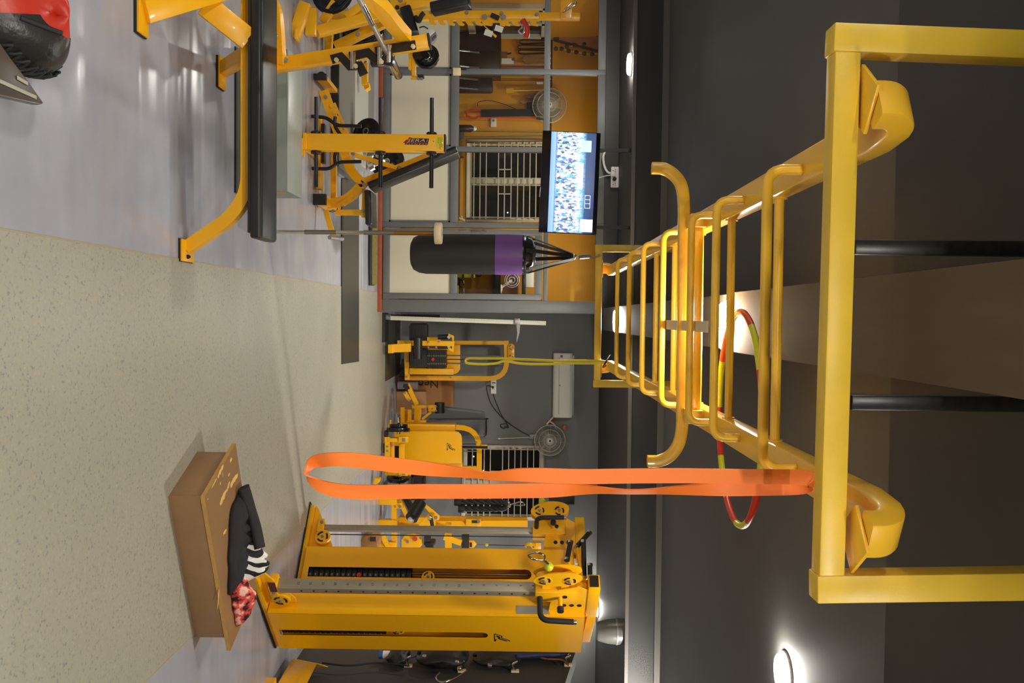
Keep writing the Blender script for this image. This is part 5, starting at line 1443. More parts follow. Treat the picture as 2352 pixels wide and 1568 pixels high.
# shield machine (big yellow panel with emblem)
ms = thing('shield_machine', 'yellow machine with a big rounded panel and emblem, black plates at both ends', 'gym machine', at(888, 1030, 10.95)); dS = 10.95
tubeP('frame_tube', YEL, ms, [(892, 979), (1101, 981), (1101, 1082)], dS + .35, .065, .06, .35)
tubeP('frame_tube', YEL, ms, [(892, 1076), (1106, 1075)], dS + .35, .06, .055)
b = MB(); pp = [(905, 990), (1044, 990), (1053, 992), (1059, 998), (1061, 1006), (1061, 1064), (905, 1064)]
b.poly3([at(x, y, dS) for x, y in pp], (0, .03, 0)).build('shield_panel', YEL, ms, 'big yellow panel', bevel=.003)
PB('shield_side', YEL, ms, 915, 1045, 974, 991, dS + .06, .2)
PB('shield_side', YEL, ms, 930, 1062, 1063, 1078, dS + .06, .1)
logo(ms, at(1027, 1017, dS - .001), X_, -Y_, .095)
for y in (1015, 1036): tubeP('guide_rod', STEEL, ms, [(1060, y), (1096, y)], dS + .2, .007)
tubeP('belt', BLKP, ms, [(1061, 1026), (1120, 1027)], dS + .2, .03, .02)
PB('top_pulley_plate', YEL, ms, 1104, 1119, 1021, 1030, dS + .3, .06)
tubeP('base_beam', YEL, ms, [(890, 1003), (890, 1090)], dS - .35, .06, .05)
PB('front_plate', YEL, ms, 897, 906, 1014, 1062, dS - .3, .02); PB('front_plate', YEL, ms, 916, 929, 1019, 1066, dS - .25, .02); PB('black_slot', BLK, ms, 906, 916, 1024, 1066, dS - .2, .02)
for y in (1010, 1087):
    PB('bearing_block', YEL, ms, 890, 916, y - 4, y + 5, dS - .38, .12); PB('end_bracket', YEL, ms, 915, 937, y - 8 if y < 1050 else y - 7, y + 6, dS - .40, .06, .008); PB('rubber_end', GALV, ms, 924, 931, y - 4, y + 4, dS - .41, .02)
for x0, y0, y1 in ((882, 990, 1003), (880, 1018, 1040), (881, 1057, 1075)): PB('foot_block', BLK, ms, x0, x0 + 7, y0, y1, dS - .36, .12)
tubeP('stop_pin', YEL, ms, [(897, 964), (897, 978)], dS - .3, .02, .02)
b = MB(); b.rod(at(916, 958, dS - .3), at(916, 996, dS - .3), .022, 14); b.build('plate_pin', CHR, ms, 'chrome loading pin')
MB().rod(at(916, 1090, dS - .3), at(916, 1115, dS - .3), .02, 14).build('plate_pin', CHR, ms, 'chrome loading pin')
bolts(ms, [at(1041, 980, dS + .32), at(1041, 1072, dS + .32), at(900, 1023, dS - .32), at(890, 1025, dS - .37), at(890, 1035, dS - .37)], -Y_, .014)
tubeP('strut', YEL, ms, [(930, 1108), (948, 1078)], dS, .03, .03)
plate('weight_plate', 'larger black plate on the left end of the shield machine pin', at(915, 987, dS - .3), (1, -.15, 0), .145, .05, MATS['shiny black plate'], False)
plate('weight_plate', 'smaller black plate outside the larger one on the shield machine', at(916, 978, dS - .3), (1, -.15, 0), .11, .045, MATS['shiny black plate'], False)
plate('weight_plate', 'black plate on the right end of the shield machine pin', at(915, 1098, dS - .3), (1, .1, 0), .145, .05, MATS['shiny black plate'], False)
bb = thing('bench_cushion', 'grey upholstered back cushion leaning upright behind the shield machine', 'cushion', at(1000, 982, 12.2))
MB().sweep([at(985, 982, 12.2), at(1118, 981, 12.33)], rrect(.26, .05, .02, 3), up=Y_, smooth=True).build('cushion', mat('grey vinyl upholstery', rgb(92, 92, 92), .4), bb, bevel=.008)
b = MB(); zt = [at(1004, 963, 12.15), at(1112, 961, 12.27), at(1117, 966, 12.27), at(1117, 996, 12.27), at(1112, 1002, 12.27)]
b.tube(curve(zt, 4), .008, 8); b.build('piping', VIN, bb)

# air conditioner, fan, socket, wires, speaker on the back wall
ac = thing('air_conditioner', 'white split air conditioner high on the grey back wall', 'air conditioner', at(1271, 885, DB))
a, c = pbox(1271, 1315, 811, 959, DB - .2, .2)
prof = [(0, .0), (-.165, .0), (-.195, .03), (-.205, .10), (-.205, .22), (-.18, c.z - a.z), (0, c.z - a.z)]
b = MB(); b.prism([(p[0], p[1]) for p in prof], V((a.x, DB, a.z)), Y_, Z_, (c.x - a.x, 0, 0)); b.build('body', WHT, ac, bevel=.006)
MB().box2((a.x + .05, DB - .212, a.z + .075), (c.x - .05, DB - .204, a.z + .079)).build('flap_line', GALV, ac)
MB().box2((a.x + .005, DB - .209, a.z + .085), (c.x - .005, DB - .195, c.z - .03)).build('front_panel', WHT, ac, bevel=.004)
MB().box2((a.x + .03, DB - .16, c.z), (c.x - .03, DB - .02, c.z + .022)).build('intake_grille', GALV, ac)
MB().box(at(1290, 818, DB - .211), (.035, .004, .035)).build('energy_label', GRY, ac); MB().box(at(1286, 885, DB - .211), (.02, .004, .012)).build('badge', GRY, ac)
b = MB(); wr = at(1270, 960, DB - .08)
single('pipe_bundle', MB().tube(curve([at(1271, 957, DB - .1), at(1263, 966, DB - .06), at(1256, 975, DB - .04), at(1262, 968, DB - .05), at(1274, 976, DB - .05), at(1274, 986, DB - .04), at(1262, 988, DB - .04), at(1260, 1000, DB - .04)], 6), .012, 8), WHT, 'white pipe loops between the air conditioner and the wall fan', 'pipe')
single('pipe_bundle', MB().tube(curve([at(1268, 962, DB - .05), at(1258, 968, DB - .03), at(1268, 966, DB - .03), at(1277, 976, DB - .03)], 5), .010, 8), RED, 'red wire loop below the air conditioner end', 'pipe')
single('pipe_end', MB().lathe([(.035, 0), (.04, -.01), (.02, -.02)], at(1296, 981, DB), (0, 1, 0), 16), mat('copper insulation', rgb(176, 120, 84), .5), 'round copper coloured pipe end on the wall above the fan', 'pipe')
def wall_fan(label, x, y, r, d, arm=True, dirv=(0, -1, 0), armpts=None):
    c = at(x, y, d - .16); f = thing('wall_fan', label, 'fan', V((c.x, d, c.z))); ax = V(dirv).normalized()
    CAGE = mat('clear fan cage', rgb(205, 200, 186), .3, .1)
    for k, (rr, off) in enumerate(((r, .0), (r * .98, -.05), (r * .72, .045), (r * .4, .055), (r * .22, .058))):
        u_ = ax.orthogonal().normalized(); w_ = ax.cross(u_)
        MB().tube([c + ax * off + (u_ * math.cos(t) + w_ * math.sin(t)) * rr for t in [2 * PI * i / 36 for i in range(36)]], .0045 if k else .007, 6, closed=True).build('cage_ring', CAGE, f)
    b = MB(); u_ = ax.orthogonal().normalized(); w_ = ax.cross(u_)
    for i in range(72):
        t = 2 * PI * i / 72; dd = u_ * math.cos(t) + w_ * math.sin(t)
        b.tube([c + ax * .058 + dd * r * .2, c + ax * .05 + dd * r * .6, c + ax * .03 + dd * r * .9, c + dd * r, c - ax * .05 + dd * r * .95, c - ax * .06 + dd * r * .3], .0019, 4)
    b.build('cage_wire', CAGE, f, kind='stuff')
    FB = mat('translucent grey fan blade', rgb(120, 118, 110), .2, alpha=.55)
    for k in range(3):
        t0 = k * 2.094 + .4; q = []
        for j in range(8):
            t = t0 + j * .16; q.append(c + (u_ * math.cos(t) + w_ * math.sin(t)) * r * (.86 - .02 * abs(j - 4)) + ax * (-.015 + .004 * j))
        q += [c + (u_ * math.cos(t0 + .9) + w_ * math.sin(t0 + .9)) * r * .2, c + (u_ * math.cos(t0) + w_ * math.sin(t0)) * r * .2]
        MB().poly3(q, ax * .003).build('blade', FB, f)
    MB().lathe([(.03, .06), (.045, .05), (.045, -.02), (.03, -.03)], c, ax, 20).build('hub', WHT, f)
    MB().disc(c + ax * .062, ax, .016, .004, 16).build('hub_badge', INK, f)
    MB().rod(c - ax * .06, c - ax * .13, .05, 16).build('motor', WHT, f)
    m_ = at(armpts[0], armpts[1], d - .05) if armpts else c - Z_ * .25
    MB().tube(curve([c - ax * .10, (c - ax * .08).lerp(m_, .5), m_], 5), .018, 10).build('arm', GALV, f)
    MB().box(m_ + Y_ * .02, (.07, .06, .10)).build('wall_mount', GALV, f, bevel=.008)
    return f
wall_fan('clear caged wall fan on the grey wall above the barred window', 1263, 1011, .215, DB, armpts=(1224, 1003))
single('pull_cord', MB().rod(at(1146, 1007, DB - .05), at(1219, 1004, DB - .05), .004, 6).rod(at(1144, 1007, DB - .05), at(1149, 1007, DB - .05), .009, 8), WHT, 'thin white pull cord hanging from the wall fan', 'cord')
ws = thing('wall_socket', 'white wall socket with a black plug on the grey wall under the machine loop', 'socket', at(1128, 888, DB))
PB('socket_plate', WHT, ws, 1127, 1140, 872, 904, DB - .05, .05, .006); PB('switch', BLK, ws, 1130, 1138, 878, 880, DB - .054, .004, .001); MB().rod(at(1132, 889, DB - .06), at(1132, 889, DB - .04), .018, 10).build('plug', BLK, ws, 'black plug')
WIRE = mat('black wire', rgb(30, 29, 28), .6)
single('power_cable', MB().tube(curve([at(1131, 889, DB - .06), at(1120, 885, DB - .05), at(1119, 898, DB - .02), at(1127, 925, DB - .02), at(1141, 945, DB - .02), at(1155, 960, DB - .03), at(1164, 971, DB - .03), at(1150, 975, DB - .03), at(1155, 983, DB - .03), at(1166, 978, DB - .03), at(1160, 965, DB - .03), at(1176, 977, DB - .02), at(1200, 992, DB - .02), at(1221, 1002, DB - .04)], 6), .006, 6), WIRE, 'black cable looping in a knot from the wall socket to the fan', 'cable')
single('power_cable', MB().tube(curve([at(1132, 890, DB - .055), at(1134, 908, DB - .02), at(1142, 930, DB - .02), at(1152, 953, DB - .02), at(1164, 972, DB - .02), at(1168, 982, DB - .03), at(1158, 978, DB - .03)], 6), .005, 6), WIRE, 'second black cable hanging straight from the plug to the knot', 'cable')
sp_ = thing('wall_speaker', 'dark grey box speaker high on the back wall right of the orange band', 'speaker', at(1262, 1142, DB))
PB('cabinet', mat('dark grey plastic', rgb(58, 56, 54), .5), sp_, 1262, 1320, 1118, 1159, DB - .25, .25, .02); PB('front_edge', GRY, sp_, 1262, 1319, 1157, 1160, DB - .26, .02, .002)
# dark picture leaning behind the shield machine
fr = thing('picture_frame', 'dark empty frame leaning low on the back wall behind the plates', 'frame', at(948, 1118, DB - .1))
for q in ((945, 975, 1090, 1096), (945, 975, 1142, 1148), (971, 978, 1090, 1148), (944, 950, 1090, 1148)): PB('frame_bar', DBROWN, fr, *q, DB - .08, .03, .003)
PB('back_board', BLK, fr, 948, 974, 1094, 1144, DB - .06, .01, 0)

# cable station and curl bench behind the orange band
cs = thing('curl_machine', 'yellow machine with a black foam roller and long upright beam, under the barred window', 'gym machine', at(897, 1200, 10.6)); dC = 10.6
tubeP('upright_beam', YEL, cs, [(912, 1204), (1212, 1201)], dC + .2, .085, .06); tubeP('beam_edge', YEL, cs, [(1000, 1189), (1212, 1192)], dC + .25, .05, .05)
PB('beam_sleeve', YEL, cs, 1070, 1104, 1192, 1209, dC + .10, .1); PB('black_slot', BLK, cs, 1084, 1098, 1195, 1201, dC + .09, .01, 0); MB().rod(at(1099, 1197, dC + .1), at(1099, 1197, dC + .03), .022, 12).build('pop_pin', CHR, cs)
tubeP('base_bar', YEL, cs, [(906, 1144), (906, 1256)], dC - .1, .06, .06)
tubeP('slant_bar', YEL, cs, [(918, 1147), (938, 1190)], dC, .05, .05); tubeP('slant_pad', VIN, cs, [(930, 1138), (948, 1175)], dC + .05, .06, .12)
PB('hinge_plate', YEL, cs, 908, 924, 1155, 1168, dC - .15, .03, .008); bolts(cs, [at(919, 1163, dC - .16)], -Y_, .018)
MB().rod(at(945, 1190, dC - .45), at(965, 1155, dC - .25), .075, 24).build('foam_roller', VIN, cs, 'black foam roller')
q = at(947, 1188, dC - .46); w = (at(945, 1190, dC - .45) - at(965, 1155, dC - .25)).normalized(); MB().rod(q - w * .002 + w * .03, q + w * .045, .04, 20).build('roller_cap', CHR, cs); MB().rod(q + w * .045, q + w * .05, .018, 12).build('cap_centre', IVORY, cs)
b = MB(); b.poly3([at(x, y, dC - .2) for x, y in ((958, 1150), (964, 1148), (972, 1154), (996, 1172), (1010, 1185), (1008, 1194), (998, 1196), (990, 1182), (976, 1166))], (0, .03, 0)); b.build('lever_plate', YEL, cs, bevel=.004)
bolts(cs, [at(986, 1183, dC - .24), at(1001, 1188, dC - .24)], -Y_, .022)
tubeP('lever_arm', YEL, cs, [(988, 1184), (964, 1212)], dC - .28, .06, .03); tubeP('grip', BLK, cs, [(990, 1190), (994, 1212)], dC - .3, .022); MB().rod(at(985, 1186, dC - .3), at(991, 1190, dC - .3), .028, 12).build('grip_cap', CHR, cs)
PB('seat_base', YEL, cs, 915, 1000, 1188, 1208, dC + .05, .12); b = MB(); b.poly3([at(x, y, dC - .1) for x, y in ((922, 1240), (930, 1228), (950, 1225), (968, 1230), (972, 1248), (965, 1257), (922, 1257))], (0, .03, 0)); b.build('cam_plate', YEL, cs, bevel=.004)
bolts(cs, [at(936, 1244, dC - .12), at(967, 1235, dC - .12)], -Y_, .018); MB().rod(at(953, 1237, dC - .13), at(953, 1237, dC - .10), .03, 14).build('cam_knob', RED, cs)
PB('black_seat', VIN, cs, 976, 998, 1245, 1258, dC - .15, .2, .02); tubeP('seat_post', BLK, cs, [(982, 1232), (982, 1250)], dC - .1, .08, .06)
tubeP('side_column', YEL, cs, [(1030, 1198), (1030, 1260)], dC + .2, .08, .06); tubeP('side_bar', YEL, cs, [(1020, 1232), (1060, 1246)], dC, .07, .05); tubeP('pad_post', BLK, cs, [(1069, 1228), (1069, 1258)], dC + .1, .09, .07)
b = MB(); b.poly3([at(x, y, dC + .1) for x, y in ((1074, 1241), (1088, 1241), (1095, 1249), (1088, 1258), (1074, 1258))], (0, .04, 0)); b.build('cable_anchor', YEL, cs, bevel=.004); PB('anchor_slot', BLK, cs, 1079, 1084, 1246, 1256, dC + .09, .005, 0)
MB().rod(at(1095, 1250, dC + .12), at(1114, 1251, dC + .12), .008, 8).build('cable_end', CHR, cs); MB().ball(at(1118, 1251, dC + .12), .022, 14, 8).build('ball_stop', LIME, cs, 'lime ball stop'); tubeP('pull_cable', BLK, cs, [(1121, 1251), (1208, 1253)], dC + .12, .005); pulley(cs, at(1218, 1252, dC + .12), V((1, -.5, 0)), .07); PB('pulley_arm', YEL, cs, 1222, 1243, 1246, 1262, dC + .15, .05)
tubeP('base_bar', YEL, cs, [(880, 1230), (893, 1258)], dC - .3, .05, .04)
for y in (1150, 1200, 1250): q = at(900, y, dC - .1); MB().box2((q.x - .04, q.y - .05, 0), (q.x + .04, q.y + .05, .22)).build('foot', YEL, cs, bevel=.004)
# rope handle hanging from the far carriage of the cable machine
rp = thing('triceps_rope', 'black braided twin rope hanging from the far tower pulley, before the barred window', 'rope', at(1060, 1172, 7.0)); dT = 7.02
for k, pts in enumerate(([(1052, 1152), (1150, 1153), (1164, 1158)], [(1061, 1168), (1150, 1168), (1164, 1160)])):
    P = curve([at(x, y, dT) for x, y in pts], 14); n = len(P); b = MB()
    for ph in range(3):
        b.tube([p + V((.013 * math.cos(i * .9 + ph * 2.094), .013 * math.sin(i * .9 + ph * 2.094), 0)) for i, p in enumerate(P)], .013, 6)
    b.build('rope_leg', BLK, rp, kind='stuff')
    e = at(pts[0][0], pts[0][1], dT); MB().lathe([(.03, -.03), (.034, -.02), (.034, .02), (.022, .03)], e, Z_, 16).build('rope_end', BLK, rp)
MB().tube(curve([at(1164, 1158, dT), at(1168, 1153, dT), at(1172, 1158, dT), at(1168, 1163, dT), at(1164, 1158, dT)], 4), .010, 8).build('ring', CHR, rp)
MB().tube(curve([at(1170, 1158, dT), at(1182, 1156, dT), at(1196, 1152, dT), at(1206, 1158, dT), at(1196, 1160, dT), at(1180, 1159, dT)], 4), .005, 8).build('snap_hook', CHR, rp)
# things on the blue floor in front of it
for nm, lb, q in (('floor_hook', 'yellow floor hook bracket peeping over the upper leaf of the orange band', [(860, 1098), (872, 1100), (871, 1108), (862, 1112), (857, 1110)]), ('floor_hook', 'yellow floor hook bracket peeping under the lower leaf of the orange band', [(840, 1140), (856, 1140), (854, 1148), (841, 1149)])):
    single(nm, MB().poly3([at(x, y, 9.9) for x, y in q], (0, .12, 0)), YEL, lb, 'bracket', bevel=.004)
single('grey_dumbbell', MB().rod(at(884, 1114, 10.8), at(892, 1102, 10.8), .025, 12), GALV, 'short grey dumbbell grip sticking up beside the right plate of the shield machine', 'handle')
wb = thing('wooden_block', 'small brown wooden block with a sloping top beside the far cable tower foot', 'block', at(832, 1246, 9.3))
b = MB(); b.poly3([at(x, y, 9.3) for x, y in ((827, 1240), (827, 1260), (866, 1260), (866, 1246), (852, 1229), (840, 1232))], (0, .3, 0)); b.build('body', CARD, wb, bevel=.004); PB('dark_edge', DBROWN, wb, 850, 863, 1233, 1243, 9.29, .02, 0)
b = MB(); b.poly3([at(x, y, 10.4) for x, y in ((868, 1228), (874, 1228), (896, 1256), (896, 1262), (890, 1262))], (0, .1, 0)); single('ladder_rail', b, YEL, 'yellow slanted rail on the floor behind the wooden block', 'rail')

# grey ventilation drum under the soffit
dv = thing('ventilation_drum', 'grey metal drum hanging from the dark beam behind the cable machine', 'ventilator', at(1400, 1449, 9.1))
c0 = at(1370, 1449, 9.1); zt_ = 2.82; MB().lathe([(.0, 0), (.085, .0), (.10, .02), (.125, .12), (.135, .24), (.13, zt_ - c0.z)], c0, Z_, 36).build('drum', mat('satin grey metal', rgb(120, 118, 112), .35, .3), dv)
MB().lathe([(.136, .20), (.138, .21), (.136, .22)], c0, Z_, 36).build('band', GALV, dv)

# hook board on the divider wall with belts and bags
hk = []
HKX = 2.645
for i, (x, y) in enumerate(((938, 1529), (1061, 1541), (1183, 1541), (1305, 1527))):
    p = aX(x, y, HKX)
    lbs = ['cream wall hook lowest on the dark divider', 'cream wall hook second from the floor on the dark divider', 'cream wall hook third from the floor, empty', 'cream wall hook topmost on the dark divider']
    h = thing('wall_hook', lbs[i], 'hook', p, group='cream hooks on the dark divider'); MB().box(p - X_ * .003, (.012, .05, .06)).build('base', IVORY, h, bevel=.003)
    MB().tube(curve([p - X_ * .005, p + V((-.05, 0, -.02)), p + V((-.075, 0, .02))], 5), .008, 8).build('prong', CHR, h)
    hk.append(p)
def bag(label, x0, x1, y0, y1, th, mt, seed, cat='bag', nm='gym_bag'):
    a, c = aX(x0, (y0 + y1) / 2, HKX - .02), aX(x1, (y0 + y1) / 2, HKX - .02); l, r = aX((x0 + x1) / 2, y0, HKX - .02), aX((x0 + x1) / 2, y1, HKX - .02)
    b = MB(); zc, yc, hz, hy = (a.z + c.z) / 2, (l.y + r.y) / 2, abs(c.z - a.z) / 2, abs(r.y - l.y) / 2
    def f(u, v):
        q = 2 * PI * u; ph = -PI / 2 + PI * v; k = 1 + .22 * noise.noise(V((math.cos(q) * 2 + seed, math.sin(q) * 2, v * 5)))
        return V((HKX - .003 - th / 2 - th * .5 * math.cos(ph) ** .6 * math.cos(q) * min(k, 1.0), yc + hy * abs(math.cos(ph)) ** .5 * math.sin(q) * k, zc + hz * math.sin(ph) * (1 + .1 * math.sin(q * 3))))
    b.grid(f, 26, 18); return single(nm, b, mt, label, cat)
BGM = mat('black nylon', rgb(26, 25, 26), .5, bump=.3, bump_scale=30); BLU = mat('dark blue nylon', rgb(34, 42, 74), .5, bump=.3, bump_scale=30)
bag('black bag bundled on the lowest hook of the divider', 890, 940, 1500, 1530, .10, BGM, 1)
bag('bulky black bag with buckles on the second hook of the divider', 962, 1072, 1498, 1542, .14, BGM, 2)
bag('dark blue pouch hanging between the second and third divider hooks', 1120, 1300, 1494, 1520, .12, BLU, 3)
bag('black flat bag hanging under the third divider hook', 1090, 1192, 1500, 1534, .09, BGM, 4)
p = aX(880, 1503, HKX - .06); bo = thing('shaker_bottle', 'white shaker bottle with a blue cap among the hanging bags', 'bottle', p); MB().rod(p + V((0, 0, .0)), p + V((0, 0, .075)), .03, 16).build('bottle_body', WHT, bo); MB().rod(p - Z_ * .03, p, .031, 16).build('cap', mat('blue cap', rgb(50, 90, 170), .4), bo, 'blue cap')
for k, (pts, mt, lb) in enumerate((([(1072, 1541), (1040, 1560), (1012, 1566), (1002, 1556), (1010, 1545)], CHR, 'steel ring strap hanging off the bulky black bag'), ([(940, 1529), (900, 1524), (860, 1522), (800, 1528), (740, 1522)], WIRE, 'black strap trailing down from the lowest divider hook'), ([(1305, 1527), (1290, 1515), (1250, 1512), (1215, 1500)], mat('copper tube', rgb(120, 70, 44), .4), 'brown tube strap hanging from the topmost divider hook'), ([(1045, 1500), (1056, 1512), (1060, 1530)], mat('copper tube', rgb(120, 70, 44), .4), 'thin brown strap above the bulky black bag'), ([(960, 1505), (930, 1512), (915, 1505)], mat('blue strap', rgb(50, 84, 150), .5), 'blue strap between the two lowest divider hooks'))):
    single('hanging_strap', MB().tube(curve([aX(x, y, HKX - .05 - .03 * (k == 0)) for x, y in pts], 6), .007, 8), mt, lb, 'strap')
for (x, y, nm_) in ((975, 1507, 'gym_bag.001'), (1050, 1520, 'gym_bag.001'), (1055, 1535, 'gym_bag.001'), (1125, 1528, 'gym_bag.003')):
    MB().box(aX(x, y, HKX - .125), (.02, .03, .03)).build('buckle', CHR, bpy.data.objects[nm_], 'bright buckle', bevel=.003)
# yellow slanted foot plate of a machine at the picture edge
yb = thing('foot_plate_unit', 'yellow slanted plate standing by the dark divider, cut by the picture edge', 'plate', fl(660, 1560))
p = [fl(638, 1570), aX(640, 1568, 2.25), ]
P0, P1, P2, P3 = at(638, 1570, 5.85), at(672, 1513, 6.25), at(728, 1524, 6.25), at(706, 1570, 6.0)
e_ = (P0 - P1) * .8
MB().poly3([P0 + e_, P1, P2, P3 + e_], (.01, .02, -.01)).build('plate', YEL, yb, bevel=.003)
MB().poly3([P1, P2, V((2.60, P2.y + .1, .30)), V((2.60, P1.y + .1, .0))], (.0, .012, 0)).build('side_plate', YEL, yb)
MB().bar(V((min(2.5, P0.x + .12), P0.y, .03)), V((min(2.55, P0.x + .3), P0.y - .4, .03)), .06, .06).build('base_bar', YEL, yb)

# ------------------------------------------------------------------ things in the yellow office, seen through the glass
dO = 12.3
def loop(label, y, w, x0, x1, mt, wid=.022, d=dO, k=0):
    pts = [at(x1, y - w * .3, d), at((x0 + x1) / 2, y - w * .45, d), at(x0 + 8, y - w / 2, d), at(x0, y, d), at(x0 + 8, y + w / 2, d), at((x0 + x1) / 2, y + w * .45, d), at(x1, y + w * .3, d)]
    return ribbon('resistance_band', pts, wid, .003, mt, label, 'band', up=(.55, 1, 0), closed=False)
TEAL = mat('teal latex', rgb(70, 120, 100), .5); LAV = mat('lavender latex', rgb(130, 96, 120), .5); BBND = mat('black latex', rgb(34, 30, 26), .6); PATT = mat('patterned strap', rgb(120, 110, 110), .6, noise_scale=60, noise_amt=.8)
pr_ = thing('peg_rail', 'dark rail with white pegs on the office wall, holding the hanging bands', 'rail', at(1262, 200, DB)); a, c = pbox(1256, 1268, 85, 320, DB - .03, .03); MB().box2(a, c).build('rail_board', DBROWN, pr_)
for y in range(98, 312, 12): MB().rod(at(1262, y, DB - .03), at(1264, y, DB - .10), .008, 8).build('peg', CHR, pr_)
loop('black loop band on the pegs, nearest the office side window', 96, 9, 1193, 1262, BBND); loop('black loop band on the pegs, second from the office side window', 108, 9, 1189, 1262, BBND); loop('thick black loop band on the pegs, third from the side window', 119, 9, 1190, 1262, BBND, .03)
loop('patterned grey strap with a white label among the black bands', 138, 14, 1200, 1262, PATT, .03); loop('long lavender loop band hanging behind the frame post', 154, 5, 1079, 1262, LAV, .025)
loop('mauve loop band right of the yellow tassel', 222, 9, 1208, 1262, LAV, .03); loop('short mauve strap above the office fan', 234, 8, 1195, 1262, LAV, .02)
loop('thin teal loop band hanging left of the office window grill', 308, 12, 1052, 1262, TEAL, .016); loop('grey loop band hanging left of the office window', 322, 7, 1072, 1262, mat('grey latex', rgb(96, 90, 76), .5), .018)
loop('pair of thin dark cords hanging behind the office chair', 183, 4, 1090, 1262, BBND, .008)
sb_ = thing('suspension_strap', 'black suspension strap with a red loop handle hanging in the office', 'strap', at(1075, 260, dO)); MB().sweep([at(1104, 260, dO - .03), at(1262, 258, dO - .03)], rect(.10, .03), up=Y_).build('webbing', BBND, sb_)
MB().sweep(curve([at(1104, 254, dO - .04), at(1090, 253, dO - .04), at(1076, 256, dO - .04), at(1071, 262, dO - .05), at(1076, 268, dO - .06), at(1090, 271, dO - .06), at(1104, 266, dO - .06)], 5), rect(.022, .07), up=Y_).build('red_loop', RED, sb_, 'red loop handle')
single('skipping_rope', MB().rod(at(1050, 269, dO - .08), at(1232, 272, dO - .08), .008, 8), mat('orange rope', rgb(235, 70, 30), .5), 'thin orange red rope hanging beside the suspension strap', 'rope')
single('rope_grip', MB().rod(at(1232, 271, dO - .08), at(1252, 275, dO - .08), .018, 10), BBND, 'black grip at the top of the orange red rope', 'handle')
single('yellow_tassel', MB().sweep([at(1163, 209, dO), at(1180, 208, dO)], rect(.06, .03), up=Y_).rod(at(1180, 208, dO), at(1250, 207, dO), .012, 8), LIME if False else mat('yellow tassel', rgb(240, 190, 40), .6), 'yellow tassel strap hanging from the office pegs', 'strap')
single('white_tag', MB().box(at(1240, 191, dO), (.03, .01, .09)), WHT, 'white tag on the dark cords in the office', 'tag')
single('hand_grips', MB().sweep(curve([at(1210, 243, dO), at(1230, 242, dO), at(1258, 246, dO)], 5), rect(.09, .05), up=Y_), BBND, 'bundle of black hand grips above the office fan', 'grip', bevel=.01)
single('wire_loop', MB().tube(curve([at(1097, 244, dO), at(1100, 234, dO), at(1125, 231, dO), at(1160, 240, dO), at(1190, 252, dO), at(1215, 250, dO)], 6), .005, 6), WIRE, 'thin wire looping on the yellow office wall', 'wire')
wall_fan('caged fan on the office wall, half hidden behind the grey transom', 1262, 242, .235, DB - .02, armpts=(1240, 250))
gd = thing('garland', 'brown bead garland hanging on the office wall beside the tilted picture', 'garland', at(1275, 113, dO)); GB = mat('dried beads', rgb(92, 70, 24), .8, noise_scale=60, noise_amt=.5)
for i, (x, y) in enumerate(((1277, 112), (1290, 112), (1302, 107), (1320, 104), (1342, 101), (1364, 99), (1306, 117), (1324, 120), (1342, 123), (1360, 124))):
    MB().ball(at(x, y, dO - .03), .032, 10, 7).build('bead', GB, gd)
for pts in ([(1277, 112), (1290, 112), (1302, 107), (1364, 99), (1375, 98)], [(1290, 112), (1306, 117), (1342, 123), (1375, 124)]): MB().tube([at(x, y, dO - .03) for x, y in pts], .006, 6).build('thread', IVORY, gd)
pf = thing('wall_picture', 'framed reddish picture hung tilted on the office wall', 'picture', at(1320, 90, dO - .05))
def frame3(par, P, w, mt, inner, t=.03):
    c = sum(P, V((0, 0, 0))) / 4
    for i in range(4):
        p, q = P[i], P[(i + 1) % 4]; pi, qi = p + (c - p) * w, q + (c - q) * w; MB().poly3([p, q, qi, pi], (0, t, 0)).build('frame_bar', mt, par)
    I = [p + (c - p) * w for p in P]; MB().poly3([p + V((0, .012, 0)) for p in I], (0, .006, 0)).build('print', inner, par)
frame3(pf, [at(1274, 58, dO - .12), at(1271, 93, dO - .03), at(1384, 122, dO - .03), at(1392, 84, dO - .12)], .22, DBROWN, mat('faded red print', rgb(176, 110, 70), .6, noise_scale=14, noise_amt=.3))
cf_ = thing('certificate', 'gold framed certificate standing on a shelf at the top edge of the picture', 'certificate', at(1218, 8, 11.6)); PB('frame', mat('gold frame', rgb(210, 160, 40), .35, .4), cf_, 1198, 1240, -30, 25, 11.6, .03); PB('paper', WHT, cf_, 1207, 1233, -22, 18, 11.59, .01, 0)
PB('print', mat('pale blue print', rgb(150, 165, 190), .7), cf_, 1210, 1215, -15, 12, 11.585, .006, 0); PB('print', mat('pale red print', rgb(190, 160, 150), .7), cf_, 1222, 1226, -15, 14, 11.585, .006, 0)
sh = thing('wall_shelf', 'dark shelf on the office side carrying the certificate', 'shelf', at(1193, 5, 11.6)); PB('board', DBROWN, sh, 1190, 1198, -120, 27, 11.5, .4)
single('trophy_case', MB().box2(*pbox(1110, 1128, -40, 20, 11.6, .15)), GALV, 'grey file box standing in the office at the top edge', 'box', bevel=.004); single('beanie_hat', MB().ball(at(1133, 16, 11.5), (.06, .06, .05), 14, 8), BLK, 'round black cap beside the grey file box', 'cap')
